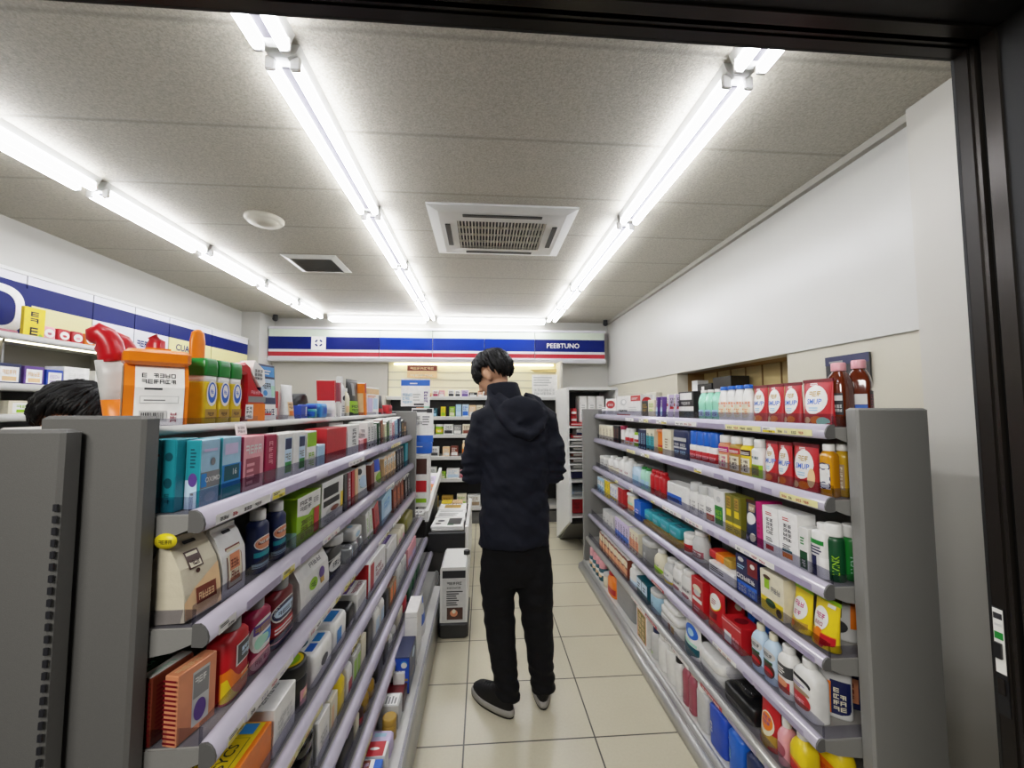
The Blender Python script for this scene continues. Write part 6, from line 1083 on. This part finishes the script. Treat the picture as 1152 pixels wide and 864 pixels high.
for i, z in enumerate((1.31, 1.383)):
    o = jar(.033, .07, 'R', 'R', [('r', .2, .2, .8, .7, 'W')], lidh=.12, name='drink_can'); put(o, .94, 4.14, z, 0, f"red can, {['lower', 'upper'][i]} of two stacked beside the white packs", 'can')
o = MB().cbox(1.45, 1.75, 4.3, 4.7, 0, 1.62, 'plastic_cream', .01).build('cabinet'); d_ = MB().cbox(1.47, 1.73, 4.285, 4.3, .1, 1.50, 'plastic_white', .004); d_.build('door', o); MB().tube([(1.70, 4.27, .95), (1.70, 4.27, 1.1)], .008, 'steel_grey', 8).build('handle', o); tag(o, 'cream cabinet standing in the right back corner', 'cabinet')
# things in the alcove and on the right wall
o = carton(.24, .15, .50, 'BK', [('l', .2, .5, .8, .8, 3, 'DGR', 3)], name='storage_crate'); put(o, 1.95, 3.05, 1.202, -90, 'tall black crate standing in the wall alcove', 'crate')
o = carton(.22, .15, .46, 'BK', [('r', .3, .7, .5, .95, 'VW')], name='storage_crate'); put(o, 1.95, 3.30, 1.202, -90, 'wide black crate with white tag in the wall alcove', 'crate')
o = carton(.1, .1, .50, 'VW', [('r', .1, .1, .9, .5, 'O'), ('g', .2, .6, .8, .8, 1, 3, 'O', 3)], name='display_carton'); put(o, 1.95, 3.50, 1.202, -90, 'white and orange carton at the far end of the alcove', 'box')
o = carton(.24, .012, .16, 'LBK', [('r', 0, .72, 1, 1, 'NB'), ('l', .1, .78, .6, .92, 1, 'GR', 3)], name='wall_sign', b=.002); put(o, XR-.008, 1.86, 1.555, -90, 'small dark sign board on the right wall behind the sauce bottles', 'sign')
o = MB().cbox(XR-.06, XR-.001, 3.95, 4.2, 1.46, 1.62, 'plastic_cream', .006).build('wall_box'); MB().box(XR-.064, XR-.06, 3.98, 4.17, 1.49, 1.59, 'plastic_white').build('cover', o); tag(o, 'small cream box fixed to the right wall past the racks', 'box')
# ------------------------------------------------------------------ people
def headM(c, yaw, pitch): return Matrix.Translation(c) @ Matrix.Rotation(rad(yaw), 4, 'Z') @ Matrix.Rotation(rad(-pitch), 4, 'X')
def add_ell(mb, M, c, r, mt): 
    k = len(mb.v); mb.ell((0, 0, 0), r, mt, 18, 12); C_ = Vector(c)
    for i in range(k, len(mb.v)): mb.v[i] = tuple(M @ (Vector(mb.v[i])+C_))
def add_tube(mb, M, pts, rr, mt, n=10): mb.tube([M @ Vector(p) for p in pts], rr, mt, n)
def person(loc, head_c, yaw, pitch):
    HM = headM(head_c, yaw, pitch); b = MB(); S = 'skin'
    add_ell(b, HM, (0, -.012, .022), (.075, .093, .092), S); add_ell(b, HM, (0, .028, -.045), (.057, .060, .072), S); add_ell(b, HM, (0, .062, -.098), (.025, .022, .019), S)
    add_ell(b, HM, (0, .055, -.02), (.055, .036, .04), S); add_ell(b, HM, (0, .078, .024), (.048, .014, .010), S); add_ell(b, HM, (0, .088, -.068), (.023, .009, .009), S)
    add_tube(b, HM, [(0, .088, .012), (0, .100, -.012), (0, .110, -.034), (0, .092, -.042)], [.008, .010, .014, .009], S)
    for s_ in (-1, 1): add_ell(b, HM, (s_*.086, -.008, -.022), (.011, .021, .034), S); add_ell(b, HM, (s_*.071, -.004, -.04), (.012, .014, .014), S)
    hc = Vector(head_c)
    b.tube([(-.06, .015, 1.44), (-.085, .028, 1.52), tuple(hc+Vector((.02, -.012, -.055)))], [.060, .050, .054], S, 14)
    # trunk, limbs, hands
    ring = lambda z, rx, ry, cx, cy: [(cx+rx*cos(2*pi*j/24), cy+ry*sin(2*pi*j/24), z) for j in range(24)]
    b.loft([ring(z, *q) for z, q in ((.72, (.13, .09, -.035, .01)), (.82, (.145, .1, -.035, .01)), (1.0, (.13, .095, -.04, .005)), (1.2, (.15, .1, -.04, 0)), (1.36, (.165, .1, -.045, 0)), (1.44, (.12, .07, -.055, .01)), (1.48, (.06, .05, -.07, .015)))], S)
    A = {-1: [(-.195, 0, 1.39), (-.232, 0, 1.27), (-.248, .02, 1.125), (-.165, .19, 1.135), (-.095, .285, 1.165)], 1: [(.118, 0, 1.39), (.150, 0, 1.27), (.158, .02, 1.125), (.085, .19, 1.135), (.015, .285, 1.165)]}
    for s_, p in A.items(): b.tube(p, [.042, .040, .037, .034, .027], S, 12)
    L = {-1: [(-.115, .005, .78), (-.118, .008, .62), (-.115, .015, .46), (-.09, .0, .28), (-.072, -.005, .08), (-.074, .0, .045)], 1: [(.045, .01, .78), (.058, .012, .62), (.070, .025, .46), (.088, .038, .28), (.102, .04, .08), (.102, .05, .045)]}
    for s_, p in L.items(): b.tube(p, [.085, .078, .058, .052, .038, .036], S, 14)
    for p, q in (((-.074, -.01, .045), (-.19, .115, .035)), ((.102, .04, .045), (.112, .2, .035))): b.tube([p, tuple((Vector(p)+Vector(q))/2), q], [.036, .036, .026], S, 12)
    for s_, w in ((-1, Vector((-.095, .285, 1.165))), (1, Vector((.015, .285, 1.165)))):
        d = Vector((-s_*.35, .6, .25)).normalized(); side = Vector((0, 0, 1)).cross(d).normalized()*s_; up = d.cross(side).normalized()
        if up.z < 0: up = -up
        pc = w+d*.045
        b.tube([w, w+d*.03, w+d*.085], [(.026, .018), (.038, .016), (.036, .014)], S, 12)
        for j, (ln, o_) in enumerate(((.062, -.028), (.072, -.0095), (.068, .0095), (.052, .027))):
            p0 = w+d*.08+side*o_; p1 = p0+d*ln*.5+up*.004; p2 = p1+d*ln*.3+up*.022; p3 = p2+up*.022-d*.006
            b.tube([p0, p1, p2, p3], [.0088, .0084, .0078, .0068], S, 8)
        t0 = w+d*.03-side*.03; b.tube([t0, t0+d*.03-side*.018+up*.012, t0+d*.052-side*.02+up*.03], [.012, .010, .0085], S, 8)
    body = b.build('person'); remesh(body, .0062, 4); body.location = loc
    for m_ in list(body.data.materials): pass
    for s_ in (-1, 1):
        e = MB(); add_ell(e, HM, (s_*.030, .080, .002), (.0125, .010, .0085), 'VW'); add_ell(e, HM, (s_*.030, .0885, .001), (.0052, .003, .0052), 'ink'); e.build('eye', body)
        e = MB(); add_tube(e, HM, [(s_*.016, .093, .020), (s_*.032, .090, .026), (s_*.047, .078, .020)], [.003, .0036, .002], 'hair', 6); e.build('eyebrow', body)
    m_ = MB(); add_tube(m_, HM, [(-.019, .092, -.068), (0, .0985, -.067), (.019, .092, -.068)], [.002, .0036, .002], 'RO', 6); m_.build('mouth', body)
    # jacket
    j = MB(); K = 'jacket'
    j.loft([ring(z, *q) for z, q in ((.795, (.172, .128, -.040, 0)), (.815, (.177, .133, -.040, 0)), (.92, (.172, .132, -.04, 0)), (1.05, (.165, .13, -.04, 0)), (1.18, (.170, .132, -.042, -.004)), (1.29, (.182, .13, -.043, -.006)), (1.37, (.188, .122, -.046, -.004)), (1.43, (.165, .10, -.052, .004)), (1.48, (.115, .085, -.068, .012)), (1.52, (.086, .078, -.082, .02)))], K)
    for s_, p in A.items(): j.tube([(p[0][0]-s_*.055, 0, 1.41), p[0], p[1], p[2], p[3], tuple(Vector(p[4])-Vector((0, .02, .003)))], [.075, .071, .066, .063, .052, .041], K, 16)
    for z in (.80,): j.loft([ring(z+dz, .178-abs(dz)*.3, .134, -.04, 0) for dz in (-.01, .02)], K)
    jo = j.build('jacket', body)
    def wr(co):
        a = noise.noise(Vector((co.x*9, co.y*9, co.z*16)))*.012+noise.noise(Vector((co.x*22+3, co.y*22, co.z*30+co.x*18)))*.006
        el = max(0, 1-abs(co.z-1.13)/.14)*max(0, (abs(co.x+.045)-.13)/.1)
        return a+el*.006*sin(co.z*150+co.y*40)
    remesh(jo, .0085, 4, wr)
    c = MB(); outer = lambda z, k, o: [(-.088-.012*(z-1.5)/.07+ (.081*k)*cos(2*pi*i/28), .022+(.078*k)*sin(2*pi*i/28), z+.012*sin(2*pi*i/28+2.6)*o) for i in range(28)]
    c.loft([outer(1.48, 1.12, 0), outer(1.53, 1.06, 1), outer(1.566, .99, 1), outer(1.572, .95, 1), outer(1.567, .90, 1), outer(1.49, .9, 0)], K, cap0=False, cap1=False); c.build('collar', body)
    h = MB(); 
    h.ell((-.015, -.112, 1.425), (.112, .040, .085), K, 20, 12)
    U = [(-.165, -.005, 1.535), (-.150, -.075, 1.485), (-.105, -.125, 1.405), (-.045, -.150, 1.345), (.02, -.150, 1.328), (.075, -.128, 1.365), (.098, -.085, 1.43), (.075, -.03, 1.49), (.01, .0, 1.525)]
    h.tube(U, [.016, .021, .024, .026, .027, .026, .024, .02, .014], K, 12)
    h.tube([(-.13, -.05, 1.515), (-.07, -.095, 1.465), (-.01, -.105, 1.45), (.045, -.08, 1.475), (.04, -.03, 1.51)], [.02, .026, .028, .024, .016], K, 12)
    h.tube([(-.12, -.09, 1.46), (-.03, -.14, 1.39), (.05, -.12, 1.42)], [.012, .018, .012], K, 10)
    ho = h.build('hood', body); remesh(ho, .007, 3, lambda co: noise.noise(Vector((co.x*18, co.y*18, co.z*26)))*.007)
    # trousers
    t = MB(); T_ = 'trousers'
    t.loft([ring(z, *q) for z, q in ((.60, (.10, .08, -.03, .01)), (.66, (.155, .105, -.032, .01)), (.76, (.165, .115, -.036, .008)), (.86, (.158, .112, -.038, .005)))], T_)
    t.tube([(-.112, .005, .78), (-.122, .008, .62), (-.118, .012, .46), (-.098, .004, .28), (-.078, -.004, .12), (-.074, -.004, .068)], [.090, .088, .077, .066, .058, .060], T_, 18)
    t.tube([(.046, .01, .78), (.062, .012, .62), (.070, .022, .46), (.086, .034, .28), (.100, .038, .12), (.102, .038, .068)], [.088, .090, .082, .070, .058, .061], T_, 18)
    to = t.build('trousers', body)
    def wt(co):
        k = max(0, 1-(co.z-.05)/.2); kn = max(0, 1-abs(co.z-.45)/.14)
        return noise.noise(Vector((co.x*14, co.y*14, co.z*22)))*.006+sin(co.z*120+co.x*30)*.006*k+sin(co.z*80+co.y*30)*.003*kn
    remesh(to, .008, 3, wt)
    # shoes
    for (hx, hy, ax) in ((-.052, -.052, 42), (.098, -.012, -4)):
        sh = empty('shoe', (0, 0, 0)); sh.parent = body; sh.location = (hx, hy, 0); sh.rotation_euler.z = rad(ax)
        def foot(z, y0, y1, k, n=28):
            out = []
            for i in range(n):
                a = 2*pi*i/n; y = (y0+y1)/2+(y1-y0)/2*sin(a); tt = (y-y0)/(y1-y0)
                w = (.036+.016*min(1, max(0, tt)*1.6)-.008*max(0, tt-.75)*4*.3)*k
                out.append((w*math.copysign(abs(cos(a))**.75, cos(a)), y, z))
            return out
        s1 = MB(); s1.loft([foot(0, .008, .272, .96), foot(.004, 0, .28, 1), foot(.011, 0, .281, 1.0)], 'shoe_black'); s1.build('outsole', sh)
        s2 = MB(); s2.loft([foot(.0112, 0, .281, 1.02), foot(.022, -.004, .282, 1.05), foot(.036, -.002, .276, 1.02), foot(.040, .004, .27, .95)], 'sole_grey'); s2.build('midsole', sh)
        s3 = MB(); s3.loft([foot(.036, .003, .270, .97), foot(.052, .004, .266, .97), foot(.068, .006, .245, .92), foot(.082, .006, .195, .86), foot(.098, .008, .140, .82), foot(.118, .010, .118, .84), foot(.124, .014, .112, .78)], 'shoe_black'); s3.build('upper', sh)
        s4 = MB()
        for q in range(4): s4.tube([(-.022, .135+.018*q, .098-.006*q), (0, .138+.018*q, .104-.006*q), (.022, .135+.018*q, .098-.006*q)], .0028, 'LBK', 6)
        s4.build('laces', sh)
    # hair
    hr = MB(); rnd = random.Random(2); N = 48; rows = 9
    def lim(a):     # a: 0 = right ear side, pi/2 = face, pi = left, -pi/2 = nape
        f = sin(a); 
        if f > .35: return 1.72
        if f > -.2: return 1.50+.18*max(0, (f-.1))+.12*max(0, -f)*4
        return 1.62+.86*min(1, (-f-.2)/.5)
    def hp(a, th, k): 
        wob = 1+.035*noise.noise(Vector((cos(a)*3.1, sin(a)*3.1, th*2)))+.018*sin(a*23+th*3)
        return HM @ Vector((.0855*k*wob*sin(th)*cos(a), -.012+.1055*k*wob*sin(th)*sin(a), .026+.103*k*wob*cos(th)))
    rings = []
    for i in range(rows+1): rings.append([hp(2*pi*j/N, max(.03, lim((2*pi*j/N+pi) % (2*pi)-pi)*i/rows), 1) for j in range(N)])
    rings.append([hp(2*pi*j/N, lim((2*pi*j/N+pi) % (2*pi)-pi), .86) for j in range(N)])
    hr.loft(rings, 'hair', True, False)
    for i in range(230):
        a = rnd.uniform(-pi, pi); f = sin(a); l = lim(a); t0 = rnd.uniform(.15, .75)*l; t1 = l+rnd.uniform(-.05, .14)+(.16 if f > .3 else 0); da = rnd.uniform(-.16, .16)
        pts = [hp(a+da*q, t0+(t1-t0)*q, 1.0+.045*sin(q*pi*.85)) for q in (0, .3, .6, .85, 1)]
        w_ = rnd.uniform(.006, .011); hr.tube(pts, [w_*.3, w_, w_*1.05, w_*.8, .0012], 'hair', 5)
    ho = hr.build('hair', body)
    return body
P1 = person((.2, 2.03, 0), (-.148, .055, 1.632), 58, 33)
tag(P1, 'person seen from behind in navy hooded jacket, black trousers and black shoes, head bowed', 'person')
P2 = dup(P1); P2.location = (-1.245, 1.15, 0); P2.scale = (.868,)*3; P2.rotation_euler.z = rad(-132)
tag(P2, "person behind the left rack with only the black-haired head's top showing", 'person')
# ------------------------------------------------------------------ finish
la = bpy.data.lights.new('fill_lamp', 'AREA'); la.shape = 'RECTANGLE'; la.size = 1.6; la.size_y = .5; la.energy = 38; la.color = (1, .97, .92)  # unseen fill light added outside to brighten panels facing the camera
lo = bpy.data.objects.new('fill_lamp', la); COL.objects.link(lo); lo.location = (-.55, -1.0, 2.3); lo.rotation_euler = (rad(58), 0, rad(-42))
SC.view_settings.view_transform = 'Standard'; SC.view_settings.look = 'None'; SC.view_settings.exposure = 0.0; SC.view_settings.gamma = 1.0
vs = SC.view_settings; vs.use_curve_mapping = True; cm = vs.curve_mapping; WL = 5.0; cm.white_level = (WL,)*3; cm.black_level = (0, 0, 0); cv = cm.curves[3]
tone = lambda L: (1-math.exp(-EXPO*L))**1.1
EXPO = 2.25
pts_ = [0, .01, .025, .05, .08, .12, .18, .28, .42, .7, 1.0]
while len(cv.points) > 2: cv.points.remove(cv.points[1])
cv.points[0].location = (0, 0); cv.points[-1].location = (1, 1)
for q in pts_[1:-1]: cv.points.new(q, tone(q*WL))
cm.update()
w = bpy.data.worlds.new('night'); SC.world = w; w.use_nodes = True
w.node_tree.nodes['Background'].inputs[0].default_value = (.010, .010, .011, 1); w.node_tree.nodes['Background'].inputs[1].default_value = 1
SC.cycles.use_denoising = True; SC.cycles.max_bounces = 8; SC.cycles.diffuse_bounces = 4; SC.cycles.glossy_bounces = 3; SC.cycles.transparent_max_bounces = 12; SC.cycles.transmission_bounces = 3
SC.cycles.sample_clamp_indirect = 6; SC.cycles.caustics_reflective = False; SC.cycles.caustics_refractive = False
if __name__ == '__main__':
    import os
    if os.environ.get('DEVCHK'):
        from collections import Counter
        c = Counter(o['label'] for o in THINGS)
        for k, n in c.items():
            if n > 1: print('DUPLABEL', n, k)
        for o in THINGS:
            n = len(o['label'].split())
            if n > 16 or n < 4: print('LEN', n, o['label'])
